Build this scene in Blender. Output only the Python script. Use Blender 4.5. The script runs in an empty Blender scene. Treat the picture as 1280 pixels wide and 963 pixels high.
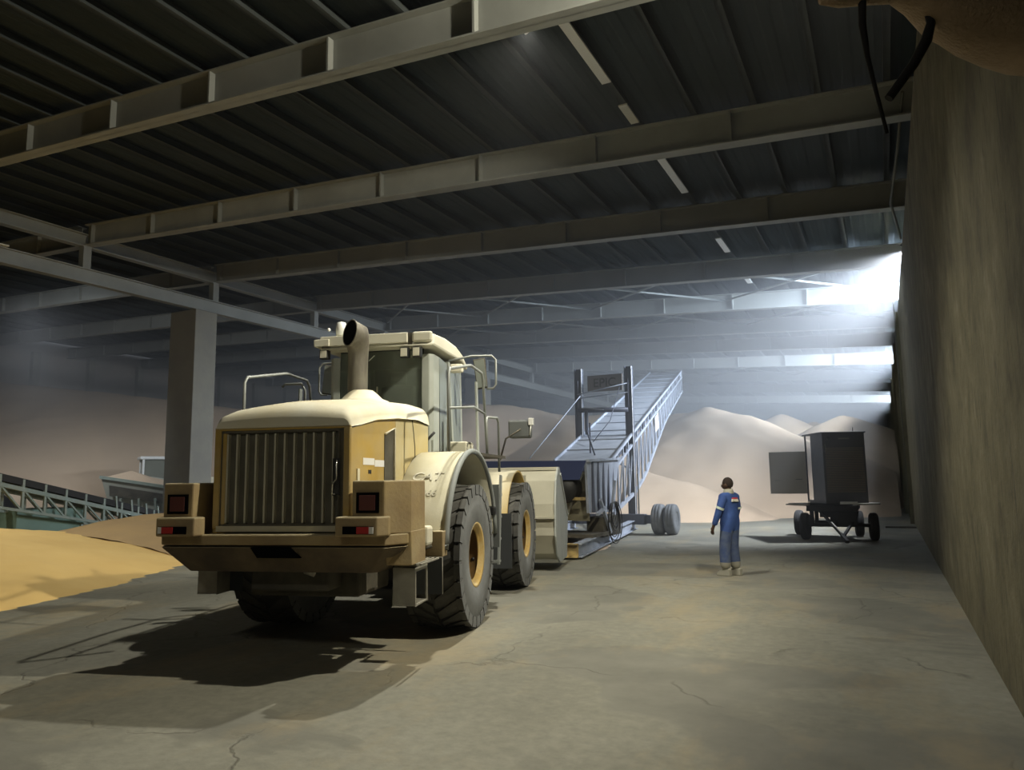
import bpy, bmesh, math, random
from mathutils import Vector, Matrix, noise
random.seed(7)
D = bpy.data
SC = bpy.context.scene
COL = SC.collection
PI = math.pi
V = Vector

# ------------------------------------------------------------------ camera
cam_d = D.cameras.new('camera'); cam = D.objects.new('camera', cam_d); COL.objects.link(cam)
cam_d.sensor_fit = 'HORIZONTAL'; cam_d.sensor_width = 36.0; cam_d.lens = 924 / 1280 * 36
cam_d.clip_start = 0.05; cam_d.clip_end = 400
CR = V((0.89327745, 0.44929226, -0.01385153)); CU = V((0.06873861, -0.10608289, 0.99197854)); CF = V((-0.44421886, 0.8870642, 0.12564518))
cam.matrix_world = Matrix(((CR.x, CU.x, -CF.x, 0), (CR.y, CU.y, -CF.y, 0), (CR.z, CU.z, -CF.z, 1.8), (0, 0, 0, 1)))
SC.camera = cam

# ------------------------------------------------------------------ view, world
SC.view_settings.view_transform = 'Standard'; SC.view_settings.look = 'None'
SC.view_settings.gamma = 1.0; SC.view_settings.use_curve_mapping = False
SC.view_settings.exposure = 0.0
W = D.worlds.new('world'); SC.world = W; W.use_nodes = True
W.node_tree.nodes['Background'].inputs[0].default_value = (0.55, 0.68, 0.9, 1)
W.node_tree.nodes['Background'].inputs[1].default_value = 0.9

# ------------------------------------------------------------------ lights of the hall and added fill spots
def aim(o, tgt):
    o.rotation_euler = (V(tgt) - o.location).to_track_quat('-Z', 'Y').to_euler()
def spot(name, loc, tgt, power, col, size=150, blend=0.5, rad=0.12):
    l = D.lights.new(name, 'SPOT'); l.energy = power; l.color = col; l.spot_size = math.radians(size); l.spot_blend = blend
    l.shadow_soft_size = rad
    o = D.objects.new(name, l); COL.objects.link(o); o.location = loc; aim(o, tgt); return o
def area(name, loc, tgt, power, col, sx, sy):
    l = D.lights.new(name, 'AREA'); l.shape = 'RECTANGLE'; l.size = sx; l.size_y = sy; l.energy = power; l.color = col
    o = D.objects.new(name, l); COL.objects.link(o); o.location = loc; aim(o, tgt); return o
WARM = (1.0, 0.93, 0.74); COOL = (0.70, 0.83, 1.0)
LAMPS = [((0.96, 7.9, 8.35), (-10.0, 9.2, 0.3), 4000, WARM, 114),
         ((0.98, 24.6, 8.45), (-6.5, 27.5, 0.0), 14000, (0.86, 0.92, 1.0), 106),
         ((-4.8, 10.32, 9.22), (-5.6, 8.4, 0.0), 3000, (1.0, 0.96, 0.82), 118),
         ((-29.0, 14.6, 8.6), (-36.0, 26.0, 0.0), 3000, (0.88, 0.94, 1.0), 118),  # added unseen fill, brightens the left haze and heap
         ((-3.0, -5.5, 8.7), (-6.5, 10.5, 0.0), 450, (1.0, 0.95, 0.80), 70),  # added unseen fill behind the camera, lifts the loader's rear
         ((-23.4, 4.5, 8.4), (-18.0, 12.0, 0.0), 4600, (1.0, 0.95, 0.80), 72)]  # added unseen fill, brightens the wheat and the left machines
for i, (l, t, p, c, s) in enumerate(LAMPS):
    spot('flood_and_fill_beam', l, t, p, c, s, (0.3, 0.6, 0.5, 0.8, 0.6, 0.8)[i], (0.1, 0.1, 0.1, 0.1, 0.5, 0.3)[i])
# daylight through the open bays above the retaining wall
for y0, y1, p in ((27.6, 32.1, 5500), (44.8, 51.0, 8500), (69, 79, 8000)):
    area('daylight_bay', (2.8, (y0 + y1) / 2, 9.0), (-7, (y0 + y1) / 2 + 0.8, 2.5), p, COOL, y1 - y0, 1.6)

# ------------------------------------------------------------------ materials
def mat(name, col, rough=0.7, metal=0.0, col2=None, scale=3.0, bump=0.0, bscale=40.0, contrast=(0.35, 0.65), dust=None, dust_amt=0.0,
        stretch=None, emit=None, alpha=None, coord='Object', extra=None):
    m = D.materials.new(name); m.use_nodes = True
    nt = m.node_tree; N = nt.nodes; Lk = nt.links; b = N['Principled BSDF']
    b.inputs['Roughness'].default_value = rough; b.inputs['Metallic'].default_value = metal
    c4 = (*col, 1)
    b.inputs['Base Color'].default_value = c4
    tc = N.new('ShaderNodeTexCoord'); mp = N.new('ShaderNodeMapping'); Lk.new(tc.outputs[coord], mp.inputs[0])
    if stretch: mp.inputs['Scale'].default_value = stretch
    out = None
    if col2:
        n = N.new('ShaderNodeTexNoise'); n.inputs['Scale'].default_value = scale; n.inputs['Detail'].default_value = 6; n.inputs['Roughness'].default_value = 0.62
        Lk.new(mp.outputs[0], n.inputs[0])
        r = N.new('ShaderNodeMapRange'); r.inputs[1].default_value = contrast[0]; r.inputs[2].default_value = contrast[1]; Lk.new(n.outputs[0], r.inputs[0])
        mx = N.new('ShaderNodeMix'); mx.data_type = 'RGBA'; Lk.new(r.outputs[0], mx.inputs[0]); mx.inputs[6].default_value = c4; mx.inputs[7].default_value = (*col2, 1)
        out = mx.outputs[2]
    if dust:   # dust that has settled on faces turned upwards, patchy elsewhere
        g = N.new('ShaderNodeNewGeometry'); sx = N.new('ShaderNodeSeparateXYZ'); Lk.new(g.outputs['Normal'], sx.inputs[0])
        n2 = N.new('ShaderNodeTexNoise'); n2.inputs['Scale'].default_value = 2.2; n2.inputs['Detail'].default_value = 7; Lk.new(tc.outputs[coord], n2.inputs[0])
        a1 = N.new('ShaderNodeMath'); a1.operation = 'MULTIPLY_ADD'; Lk.new(sx.outputs[2], a1.inputs[0]); a1.inputs[1].default_value = 0.95; a1.inputs[2].default_value = dust_amt - 0.5
        a2 = N.new('ShaderNodeMath'); a2.operation = 'ADD'; a2.use_clamp = True; Lk.new(a1.outputs[0], a2.inputs[0]); Lk.new(n2.outputs[0], a2.inputs[1])
        mx2 = N.new('ShaderNodeMix'); mx2.data_type = 'RGBA'; Lk.new(a2.outputs[0], mx2.inputs[0]); mx2.inputs[7].default_value = (*dust, 1)
        if out: Lk.new(out, mx2.inputs[6])
        else: mx2.inputs[6].default_value = c4
        out = mx2.outputs[2]
    if out: Lk.new(out, b.inputs['Base Color'])
    if bump:
        nb = N.new('ShaderNodeTexNoise'); nb.inputs['Scale'].default_value = bscale; nb.inputs['Detail'].default_value = 5; Lk.new(mp.outputs[0], nb.inputs[0])
        bp = N.new('ShaderNodeBump'); bp.inputs['Strength'].default_value = bump; bp.inputs['Distance'].default_value = 0.03; Lk.new(nb.outputs[0], bp.inputs['Height']); Lk.new(bp.outputs[0], b.inputs['Normal'])
    if emit: b.inputs['Emission Color'].default_value = (*emit[0], 1); b.inputs['Emission Strength'].default_value = emit[1]
    if alpha is not None: b.inputs['Alpha'].default_value = alpha
    return m
M = {}
DUST = (0.50, 0.47, 0.36)
M['yellow'] = mat('dusty_yellow_paint', (0.52, 0.34, 0.055), 0.55, 0, (0.42, 0.27, 0.05), 1.5, dust=DUST, dust_amt=0.20, bump=0.05)
M['dustyyellow'] = mat('dust_caked_yellow', (0.54, 0.48, 0.30), 0.75, 0, (0.50, 0.38, 0.14), 1.2, contrast=(0.42, 0.72))
M['cream'] = mat('dust_covered_panel', (0.72, 0.70, 0.59), 0.75, 0, (0.68, 0.62, 0.44), 1.6, bump=0.06)
M['fendercream'] = mat('dusty_fender', (0.60, 0.58, 0.47), 0.8, 0, (0.53, 0.50, 0.36), 1.2, bump=0.06)
M['grimeshade'] = mat('grimy_shaded_casting', (0.15, 0.11, 0.06), 0.85, 0, (0.075, 0.055, 0.035), 2.2, bump=0.2, bscale=20)  # grime plus the shade of the sloping underside, both in the colour
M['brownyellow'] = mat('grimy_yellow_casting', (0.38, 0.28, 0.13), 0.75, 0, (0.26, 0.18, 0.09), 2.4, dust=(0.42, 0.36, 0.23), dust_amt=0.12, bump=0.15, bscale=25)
M['rimyellow'] = mat('wheel_rim_yellow', (0.50, 0.32, 0.08), 0.55, 0, (0.55, 0.45, 0.25), 5)
M['grime'] = mat('dark_grimy_steel', (0.05, 0.045, 0.035), 0.8, 0.0, (0.10, 0.09, 0.065), 3, bump=0.1)
M['grille'] = mat('grille_dark_olive', (0.085, 0.078, 0.055), 0.8, 0, (0.13, 0.12, 0.09), 4)
M['grillerib'] = mat('grille_rib_dusty', (0.50, 0.48, 0.38), 0.8)
M['black'] = mat('black_plastic', (0.012, 0.012, 0.012), 0.55)
M['blackhole'] = mat('hole_shade_black', (0.0015, 0.0015, 0.0015), 1.0); M['blackhole'].node_tree.nodes['Principled BSDF'].inputs['Specular IOR Level'].default_value = 0.0  # near-black standing for the shade inside the mouth, pockets and slots
M['rubber'] = mat('tyre_rubber_dusty', (0.055, 0.055, 0.052), 0.9, 0, (0.085, 0.083, 0.075), 4, bump=0.12, bscale=18)
M['sidewall'] = mat('tyre_sidewall_dust', (0.20, 0.21, 0.215), 0.9, 0, (0.14, 0.145, 0.15), 3, bump=0.08, bscale=14)
M['rimshade'] = mat('shaded_rim_inside', (0.20, 0.115, 0.035), 0.7, 0, (0.14, 0.085, 0.03), 5)  # darker rim colour standing for the shade inside the wheel
M['greyrim'] = mat('grey_arch_rubber', (0.24, 0.26, 0.26), 0.7)
M['cabgrey'] = mat('cab_pillar_grey', (0.42, 0.45, 0.42), 0.6, 0, (0.34, 0.37, 0.35), 2)
M['cabroof'] = mat('cab_roof_cream', (0.66, 0.65, 0.55), 0.7, 0, (0.58, 0.56, 0.46), 2)
M['rail'] = mat('painted_grey_rail', (0.30, 0.32, 0.31), 0.5, 0.2)
M['stack'] = mat('exhaust_steel_dusty', (0.20, 0.185, 0.15), 0.6, 0.3, (0.12, 0.11, 0.09), 3, stretch=(4, 4, 1))
M['steel'] = mat('worn_steel', (0.30, 0.29, 0.25), 0.55, 0.5, (0.4, 0.38, 0.32), 5)
M['buckets'] = mat('bucket_dusty_paint', (0.48, 0.46, 0.37), 0.7, 0, (0.40, 0.38, 0.30), 1.3, bump=0.05)
M['bucketside'] = mat('bucket_worn_side', (0.36, 0.39, 0.38), 0.7, 0, (0.46, 0.48, 0.46), 6, stretch=(1, 1, 0.3))
M['mud'] = mat('mudflap_rubber', (0.045, 0.05, 0.055), 0.85)
M['red'] = mat('red_lens', (0.45, 0.03, 0.03), 0.3)
M['reddark'] = mat('dirty_red_lens', (0.10, 0.025, 0.02), 0.5)
M['white'] = mat('white_plastic', (0.75, 0.75, 0.72), 0.5)
M['sticker'] = mat('white_sticker', (0.8, 0.8, 0.8), 0.5)
M['silver'] = mat('silver_text', (0.75, 0.73, 0.62), 0.5)
M['fadedtext'] = mat('faded_lettering', (0.60, 0.585, 0.49), 0.8)
M['lamp'] = mat('beacon_plastic', (0.75, 0.76, 0.74), 0.3)
M['chrome'] = mat('bright_metal', (0.7, 0.7, 0.66), 0.25, 0.9)
M['seat'] = mat('cab_interior', (0.04, 0.045, 0.04), 0.8)
# glass: dusty tinted
g = D.materials.new('dusty_tinted_glass'); g.use_nodes = True; nt = g.node_tree; b = nt.nodes['Principled BSDF']
b.inputs['Base Color'].default_value = (0.16, 0.19, 0.16, 1); b.inputs['Roughness'].default_value = 0.25; b.inputs['Alpha'].default_value = 0.62
M['glass'] = g
g = D.materials.new('side_window_glass'); g.use_nodes = True; b = g.node_tree.nodes['Principled BSDF']
b.inputs['Base Color'].default_value = (0.30, 0.34, 0.33, 1); b.inputs['Roughness'].default_value = 0.3; b.inputs['Alpha'].default_value = 0.72
M['sideglass'] = g
M['mirror'] = mat('mirror_glass', (0.30, 0.33, 0.31), 0.3, 0.3)
M['galv'] = mat('beam_pale_paint', (0.32, 0.33, 0.31), 0.75, 0, (0.26, 0.27, 0.25), 0.8, bump=0.03)
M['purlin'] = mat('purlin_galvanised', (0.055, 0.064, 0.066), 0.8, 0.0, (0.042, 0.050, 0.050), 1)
M['litpurlin'] = mat('lit_purlin_tone', (0.75, 0.76, 0.74), 0.7)  # pale colour standing for light on the purlin
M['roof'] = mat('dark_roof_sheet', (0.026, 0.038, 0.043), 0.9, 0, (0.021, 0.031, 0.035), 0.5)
M['concrete_col'] = mat('column_concrete', (0.29, 0.275, 0.225), 0.9, 0, (0.24, 0.23, 0.20), 1.0, bump=0.2, bscale=8)
M['convsteel'] = mat('conveyor_painted_steel', (0.30, 0.34, 0.42), 0.55, 0.2, (0.42, 0.46, 0.54), 3)
M['convdark'] = mat('conveyor_dark_steel', (0.07, 0.08, 0.11), 0.6, 0.2)
M['mastdark'] = mat('mast_dark_steel', (0.085, 0.095, 0.13), 0.55, 0.2)
M['convcover'] = mat('conveyor_belt_cover', (0.36, 0.39, 0.44), 0.7, 0.1, (0.27, 0.30, 0.35), 2.2, stretch=(1, 1, 1))
M['blue'] = mat('navy_hopper_paint', (0.035, 0.05, 0.13), 0.6)
M['skirt'] = mat('ribbed_rubber_skirt', (0.16, 0.15, 0.10), 0.9)
M['frameyellow'] = mat('yellow_frame_end', (0.45, 0.33, 0.12), 0.7, 0, (0.2, 0.15, 0.08), 5)
M['green'] = mat('pale_green_truss', (0.25, 0.31, 0.27), 0.7, 0, (0.32, 0.36, 0.31), 3)
M['greenbox'] = mat('sea_green_box', (0.20, 0.31, 0.26), 0.7, 0, (0.17, 0.26, 0.22), 1.5)
M['belt'] = mat('black_belt', (0.03, 0.03, 0.03), 0.9)
M['hopper'] = mat('hopper_grey_green', (0.36, 0.37, 0.31), 0.8, 0, (0.42, 0.42, 0.36), 1.5)
M['darkcab'] = mat('charcoal_cabinet', (0.13, 0.135, 0.15), 0.6, 0.1, (0.16, 0.16, 0.17), 4)
M['louvre'] = mat('brown_louvre_panel', (0.34, 0.28, 0.22), 0.8)
M['panelgrey'] = mat('grey_brown_door', (0.42, 0.39, 0.34), 0.7)
M['cartblack'] = mat('cart_black_steel', (0.03, 0.03, 0.032), 0.7)
M['tyre'] = mat('small_tyre_rubber', (0.035, 0.035, 0.036), 0.9)
M['tyregrey'] = mat('grey_dusty_tyre', (0.16, 0.17, 0.18), 0.9, 0, (0.11, 0.12, 0.13), 6)
M['skin'] = mat('dark_skin', (0.085, 0.045, 0.028), 0.55)
M['hair'] = mat('cropped_hair', (0.028, 0.019, 0.015), 0.95)
M['overall'] = mat('blue_overalls', (0.035, 0.075, 0.26), 0.85, 0, (0.045, 0.10, 0.32), 6, bump=0.25, bscale=9)
M['overdusty'] = mat('dusty_blue_trousers', (0.04, 0.07, 0.19), 0.9, 0, (0.10, 0.13, 0.21), 6, bump=0.25, bscale=9)
M['shoe'] = mat('dusty_boots', (0.30, 0.29, 0.24), 0.9)
M['reflect'] = mat('reflective_tape', (0.60, 0.68, 0.62), 0.4)
M['collar'] = mat('grey_collar', (0.38, 0.37, 0.30), 0.9)
M['sack'] = mat('brown_hessian', (0.46, 0.35, 0.24), 0.95, 0, (0.36, 0.27, 0.18), 6, bump=0.5, bscale=60)
M['cable'] = mat('black_cable', (0.008, 0.008, 0.008), 0.8)
M['pipe'] = mat('dull_conduit', (0.12, 0.12, 0.10), 0.7)
M['clad'] = mat('upper_wall_cladding', (0.12, 0.13, 0.13), 0.8)
M['farwall'] = mat('far_wall_panels', (0.30, 0.28, 0.25), 0.9, 0, (0.36, 0.31, 0.27), 0.4)
M['boardbrown'] = mat('faded_name_board', (0.20, 0.18, 0.16), 0.8)
M['lampglow'] = mat('floodlight_lens', (1, 1, 1), 0.4, emit=None)

def tex_mat_floor():
    m = D.materials.new('worn_concrete_floor'); m.use_nodes = True; nt = m.node_tree; N = nt.nodes; L = nt.links; b = N['Principled BSDF']
    b.inputs['Roughness'].default_value = 0.82
    tc = N.new('ShaderNodeTexCoord')
    def nz(sc, det=6, rough=0.6, st=None, dist=0):
        mp = N.new('ShaderNodeMapping'); L.new(tc.outputs['Object'], mp.inputs[0])
        if st: mp.inputs['Scale'].default_value = st
        n = N.new('ShaderNodeTexNoise'); n.inputs['Scale'].default_value = sc; n.inputs['Detail'].default_value = det; n.inputs['Roughness'].default_value = rough; n.inputs['Distortion'].default_value = dist
        L.new(mp.outputs[0], n.inputs[0]); return n.outputs[0]
    def ramp(v, stops):
        r = N.new('ShaderNodeValToRGB'); e = r.color_ramp.elements
        while len(e) < len(stops): e.new(0.5)
        for k, (p, c) in enumerate(stops): e[k].position = p; e[k].color = (*c, 1)
        L.new(v, r.inputs[0]); return r.outputs[0]
    def mix(f, a, b_, typ='MIX'):
        x = N.new('ShaderNodeMix'); x.data_type = 'RGBA'; x.blend_type = typ
        if isinstance(f, float): x.inputs[0].default_value = f
        else: L.new(f, x.inputs[0])
        L.new(a, x.inputs[6]); L.new(b_, x.inputs[7]); return x.outputs[2]
    base = ramp(nz(0.35, 7, 0.62, (1, 0.55, 1)), [(0.30, (0.15, 0.146, 0.12)), (0.48, (0.205, 0.20, 0.163)), (0.60, (0.245, 0.24, 0.20)), (0.75, (0.30, 0.29, 0.245))])
    fine = ramp(nz(9, 8, 0.7), [(0.3, (0.80, 0.80, 0.80)), (0.7, (1.12, 1.12, 1.10))])
    c = mix(1.0, base, fine, 'MULTIPLY')
    # worn patches with hard edges, where a screed layer has broken away
    pe = nz(0.28, 5, 0.5, (0.6, 1.0, 1), 0.4)
    st = N.new('ShaderNodeMapRange'); st.inputs[1].default_value = 0.515; st.inputs[2].default_value = 0.53; L.new(pe, st.inputs[0])
    pc = ramp(nz(1.2), [(0.3, (0.125, 0.123, 0.103)), (0.7, (0.20, 0.196, 0.165))])
    f2 = N.new('ShaderNodeMath'); f2.operation = 'MULTIPLY'; f2.inputs[1].default_value = 0.85; L.new(st.outputs[0], f2.inputs[0])
    c = mix(f2.outputs[0], c, pc)
    # cracks
    mpv = N.new('ShaderNodeMapping'); L.new(tc.outputs['Object'], mpv.inputs[0]); mpv.inputs['Rotation'].default_value = (0, 0, 0.5)
    dn = N.new('ShaderNodeTexNoise'); dn.inputs['Scale'].default_value = 1.5; dn.inputs['Detail'].default_value = 5; L.new(mpv.outputs[0], dn.inputs[0])
    va = N.new('ShaderNodeVectorMath'); va.operation = 'MULTIPLY_ADD'; L.new(dn.outputs[1], va.inputs[0]); va.inputs[1].default_value = (0.9, 0.9, 0); L.new(mpv.outputs[0], va.inputs[2])
    vo = N.new('ShaderNodeTexVoronoi'); vo.feature = 'DISTANCE_TO_EDGE'; vo.inputs['Scale'].default_value = 0.33; L.new(va.outputs[0], vo.inputs[0])
    cr = N.new('ShaderNodeMapRange'); cr.inputs[1].default_value = 0.0; cr.inputs[2].default_value = 0.008; cr.inputs[3].default_value = 0.7; cr.inputs[4].default_value = 0.0; L.new(vo.outputs[0], cr.inputs[0])
    gate = N.new('ShaderNodeMapRange'); gate.inputs[1].default_value = 0.45; gate.inputs[2].default_value = 0.53; L.new(nz(0.6, 3), gate.inputs[0])
    cg = N.new('ShaderNodeMath'); cg.operation = 'MULTIPLY'; L.new(cr.outputs[0], cg.inputs[0]); L.new(gate.outputs[0], cg.inputs[1])
    dk = N.new('ShaderNodeRGB'); dk.outputs[0].default_value = (0.10, 0.095, 0.075, 1)
    c = mix(cg.outputs[0], c, dk.outputs[0])
    # spilt grain dust, tan, around the middle of the hall
    gr = N.new('ShaderNodeMapRange'); gr.inputs[1].default_value = 0.50; gr.inputs[2].default_value = 0.66; L.new(nz(0.5, 7, 0.7, (1, 0.5, 1)), gr.inputs[0])
    gm = N.new('ShaderNodeMath'); gm.operation = 'MULTIPLY'; gm.inputs[1].default_value = 0.55; L.new(gr.outputs[0], gm.inputs[0])
    tan = N.new('ShaderNodeRGB'); tan.outputs[0].default_value = (0.33, 0.265, 0.155, 1)
    c = mix(gm.outputs[0], c, tan.outputs[0])
    L.new(c, b.inputs['Base Color'])
    bp = N.new('ShaderNodeBump'); bp.inputs['Strength'].default_value = 0.5; bp.inputs['Distance'].default_value = 0.02
    ad = N.new('ShaderNodeMath'); ad.operation = 'ADD'; L.new(nz(3.0, 9, 0.7), ad.inputs[0])
    s2 = N.new('ShaderNodeMath'); s2.operation = 'MULTIPLY'; s2.inputs[1].default_value = -1.2; L.new(cg.outputs[0], s2.inputs[0]); L.new(s2.outputs[0], ad.inputs[1])
    s3 = N.new('ShaderNodeMath'); s3.operation = 'MULTIPLY_ADD'; s3.inputs[1].default_value = -0.5; L.new(st.outputs[0], s3.inputs[0]); L.new(ad.outputs[0], s3.inputs[2])
    L.new(s3.outputs[0], bp.inputs['Height']); L.new(bp.outputs[0], b.inputs['Normal'])
    return m
M['floor'] = tex_mat_floor()
def tex_mat_wall():
    m = D.materials.new('stained_retaining_wall'); m.use_nodes = True; nt = m.node_tree; N = nt.nodes; L = nt.links; b = N['Principled BSDF']
    b.inputs['Roughness'].default_value = 0.9
    tc = N.new('ShaderNodeTexCoord')
    def nz(sc, st, det=7):
        mp = N.new('ShaderNodeMapping'); mp.inputs['Scale'].default_value = st; L.new(tc.outputs['Object'], mp.inputs[0])
        n = N.new('ShaderNodeTexNoise'); n.inputs['Scale'].default_value = sc; n.inputs['Detail'].default_value = det; n.inputs['Roughness'].default_value = 0.65; L.new(mp.outputs[0], n.inputs[0]); return n.outputs[0]
    r = N.new('ShaderNodeValToRGB'); e = r.color_ramp.elements; e.new(0.5); e.new(0.6)
    for k, (p, c) in enumerate([(0.36, (0.072, 0.062, 0.032)), (0.47, (0.125, 0.110, 0.060)), (0.56, (0.162, 0.144, 0.083)), (0.68, (0.24, 0.22, 0.145))]): e[k].position = p; e[k].color = (*c, 1)
    ad = N.new('ShaderNodeMath'); ad.operation = 'MULTIPLY_ADD'; L.new(nz(1.3, (1, 0.8, 0.42), 6), ad.inputs[0]); ad.inputs[1].default_value = 0.35
    a2 = N.new('ShaderNodeMath'); a2.operation = 'MULTIPLY'; a2.inputs[1].default_value = 0.65; L.new(nz(1.9, (1, 1, 0.85), 10), a2.inputs[0]); L.new(a2.outputs[0], ad.inputs[2]); L.new(ad.outputs[0], r.inputs[0])
    # narrow dark vertical cracks and runs
    s = N.new('ShaderNodeMapRange'); s.inputs[1].default_value = 0.595; s.inputs[2].default_value = 0.625; s.inputs[4].default_value = 0.8; L.new(nz(2.6, (1, 3.6, 0.55), 9), s.inputs[0])
    mx = N.new('ShaderNodeMix'); mx.data_type = 'RGBA'; L.new(s.outputs[0], mx.inputs[0]); L.new(r.outputs[0], mx.inputs[6]); mx.inputs[7].default_value = (0.06, 0.05, 0.03, 1)
    L.new(mx.outputs[2], b.inputs['Base Color'])
    bp = N.new('ShaderNodeBump'); bp.inputs['Strength'].default_value = 0.6; bp.inputs['Distance'].default_value = 0.03; L.new(nz(7, (1, 1, 0.9)), bp.inputs['Height']); L.new(bp.outputs[0], b.inputs['Normal'])
    return m
M['wall'] = tex_mat_wall()
def grain_mat(name, a, b_, scale=1.2):
    return mat(name, a, 0.95, 0, b_, scale, bump=0.35, bscale=90, contrast=(0.3, 0.7))
M['wheat'] = grain_mat('golden_wheat', (0.78, 0.55, 0.21), (0.70, 0.47, 0.17), 0.7)
M['grainbrown'] = grain_mat('brown_grain', (0.42, 0.29, 0.14), (0.36, 0.25, 0.13), 1.0)
M['grainpale'] = mat('pale_grain', (0.62, 0.47, 0.33), 0.95, 0, (0.54, 0.405, 0.28), 0.25)

# ------------------------------------------------------------------ mesh helpers
class MB:
    def __init__(s): s.v = []; s.f = []; s.sm = []
    def add(s, vs, fs, smooth=False):
        o = len(s.v); s.v += [tuple(p) for p in vs]; s.f += [tuple(i + o for i in f) for f in fs]; s.sm += [smooth] * len(fs); return s
    def box(s, a, b):
        (x0, y0, z0), (x1, y1, z1) = a, b
        x0, x1 = min(x0, x1), max(x0, x1); y0, y1 = min(y0, y1), max(y0, y1); z0, z1 = min(z0, z1), max(z0, z1)
        return s.add([(x0, y0, z0), (x1, y0, z0), (x1, y1, z0), (x0, y1, z0), (x0, y0, z1), (x1, y0, z1), (x1, y1, z1), (x0, y1, z1)],
              [(0, 3, 2, 1), (4, 5, 6, 7), (0, 1, 5, 4), (1, 2, 6, 5), (2, 3, 7, 6), (3, 0, 4, 7)])
    def hexa(s, p):   # 8 points, bottom ring then top ring
        return s.add(p, [(0, 3, 2, 1), (4, 5, 6, 7), (0, 1, 5, 4), (1, 2, 6, 5), (2, 3, 7, 6), (3, 0, 4, 7)])
    def bar(s, a, b, w, h=None, up=(0, 0, 1)):
        a = V(a); b = V(b); h = h or w; d = (b - a).normalized(); up = V(up)
        if abs(d.dot(up)) > 0.98: up = V((0, 1, 0))
        sx = d.cross(up).normalized(); sz = sx.cross(d).normalized()
        ps = []
        for p in (a, b):
            for i, j in ((-1, -1), (1, -1), (1, 1), (-1, 1)): ps.append(p + sx * (i * w / 2) + sz * (j * h / 2))
        return s.add(ps, [(0, 1, 2, 3), (7, 6, 5, 4), (0, 4, 5, 1), (1, 5, 6, 2), (2, 6, 7, 3), (3, 7, 4, 0)])
    def tube(s, pts, r, n=8, caps=True, closed=False):
        pts = [V(p) for p in pts]; rr = r if isinstance(r, (list, tuple)) else [r] * len(pts); o = len(s.v); m = len(pts)
        prev = None
        for i, p in enumerate(pts):
            if closed: d = (pts[(i + 1) % m] - pts[i - 1])
            else: d = (pts[min(i + 1, m - 1)] - pts[max(i - 1, 0)])
            d.normalize()
            if prev is None:
                up = V((0, 0, 1)) if abs(d.z) < 0.9 else V((1, 0, 0)); sx = d.cross(up).normalized()
            else: sx = (prev - d * prev.dot(d)).normalized()
            prev = sx; sy = d.cross(sx)
            for k in range(n):
                a = 2 * PI * k / n; s.v.append(tuple(p + sx * math.cos(a) * rr[i] + sy * math.sin(a) * rr[i]))
        for i in range(m if closed else m - 1):
            j = (i + 1) % m
            for k in range(n):
                k2 = (k + 1) % n; s.f.append((o + i * n + k, o + i * n + k2, o + j * n + k2, o + j * n + k)); s.sm.append(True)
        if caps and not closed:
            s.f.append(tuple(o + k for k in reversed(range(n)))); s.sm.append(False)
            s.f.append(tuple(o + (m - 1) * n + k for k in range(n))); s.sm.append(False)
        return s
    def prism(s, poly, axis, a, b, smooth=False):   # poly: 2D points; extruded along axis from a to b
        def P(p, t):
            return {'x': (t, p[0], p[1]), 'y': (p[0], t, p[1]), 'z': (p[0], p[1], t)}[axis]
        n = len(poly); vs = [P(p, a) for p in poly] + [P(p, b) for p in poly]
        s.add(vs, [tuple(reversed(range(n))), tuple(range(n, 2 * n))])
        s.add(vs, [(i, (i + 1) % n, (i + 1) % n + n, i + n) for i in range(n)], smooth); return s
    def lathe(s, prof, axis='x', n=32, c=(0, 0, 0), smooth=True, close=False):   # prof: (t along axis, r)
        o = len(s.v); m = len(prof)
        for (t, r) in prof:
            for k in range(n):
                a = 2 * PI * k / n; u, w = math.cos(a) * r, math.sin(a) * r
                p = {'x': (t, u, w), 'y': (u, t, w), 'z': (u, w, t)}[axis]; s.v.append((p[0] + c[0], p[1] + c[1], p[2] + c[2]))
        for i in range(m - 1 + (1 if close else 0)):
            j = (i + 1) % m
            for k in range(n):
                k2 = (k + 1) % n; s.f.append((o + i * n + k, o + j * n + k, o + j * n + k2, o + i * n + k2)); s.sm.append(smooth)
        return s
    def sphere(s, c, r, n=12, m=8, sc=(1, 1, 1)):
        return s.add([(c[0] + r * sc[0] * math.sin(PI * i / m) * math.cos(2 * PI * k / n), c[1] + r * sc[1] * math.sin(PI * i / m) * math.sin(2 * PI * k / n), c[2] + r * sc[2] * math.cos(PI * i / m)) for i in range(m + 1) for k in range(n)],
                     [(i * n + k, (i + 1) * n + k, (i + 1) * n + (k + 1) % n, i * n + (k + 1) % n) for i in range(m) for k in range(n)], True)
    def build(s, name, m, parent=None, bevel=0, loc=None, fix=True):
        me = D.meshes.new(name); me.from_pydata(s.v, [], s.f)
        me.polygons.foreach_set('use_smooth', s.sm)
        bm = bmesh.new(); bm.from_mesh(me); bmesh.ops.remove_doubles(bm, verts=bm.verts, dist=0.0002)
        bmesh.ops.dissolve_degenerate(bm, edges=bm.edges, dist=0.0001)
        if fix: bmesh.ops.recalc_face_normals(bm, faces=bm.faces)
        bm.to_mesh(me); bm.free()
        for mm in (m if isinstance(m, (list, tuple)) else [m]): me.materials.append(M[mm] if isinstance(mm, str) else mm)
        o = D.objects.new(name, me); COL.objects.link(o)
        if parent: o.parent = parent
        if loc: o.location = loc
        if bevel:
            bv = o.modifiers.new('bevel', 'BEVEL'); bv.width = bevel; bv.segments = 2; bv.limit_method = 'ANGLE'; bv.angle_limit = math.radians(40)
        return o
def empty(name, loc, rz=0):
    o = D.objects.new(name, None); COL.objects.link(o); o.location = loc; o.rotation_euler = (0, 0, rz); o.empty_display_size = 0.2; return o
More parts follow.
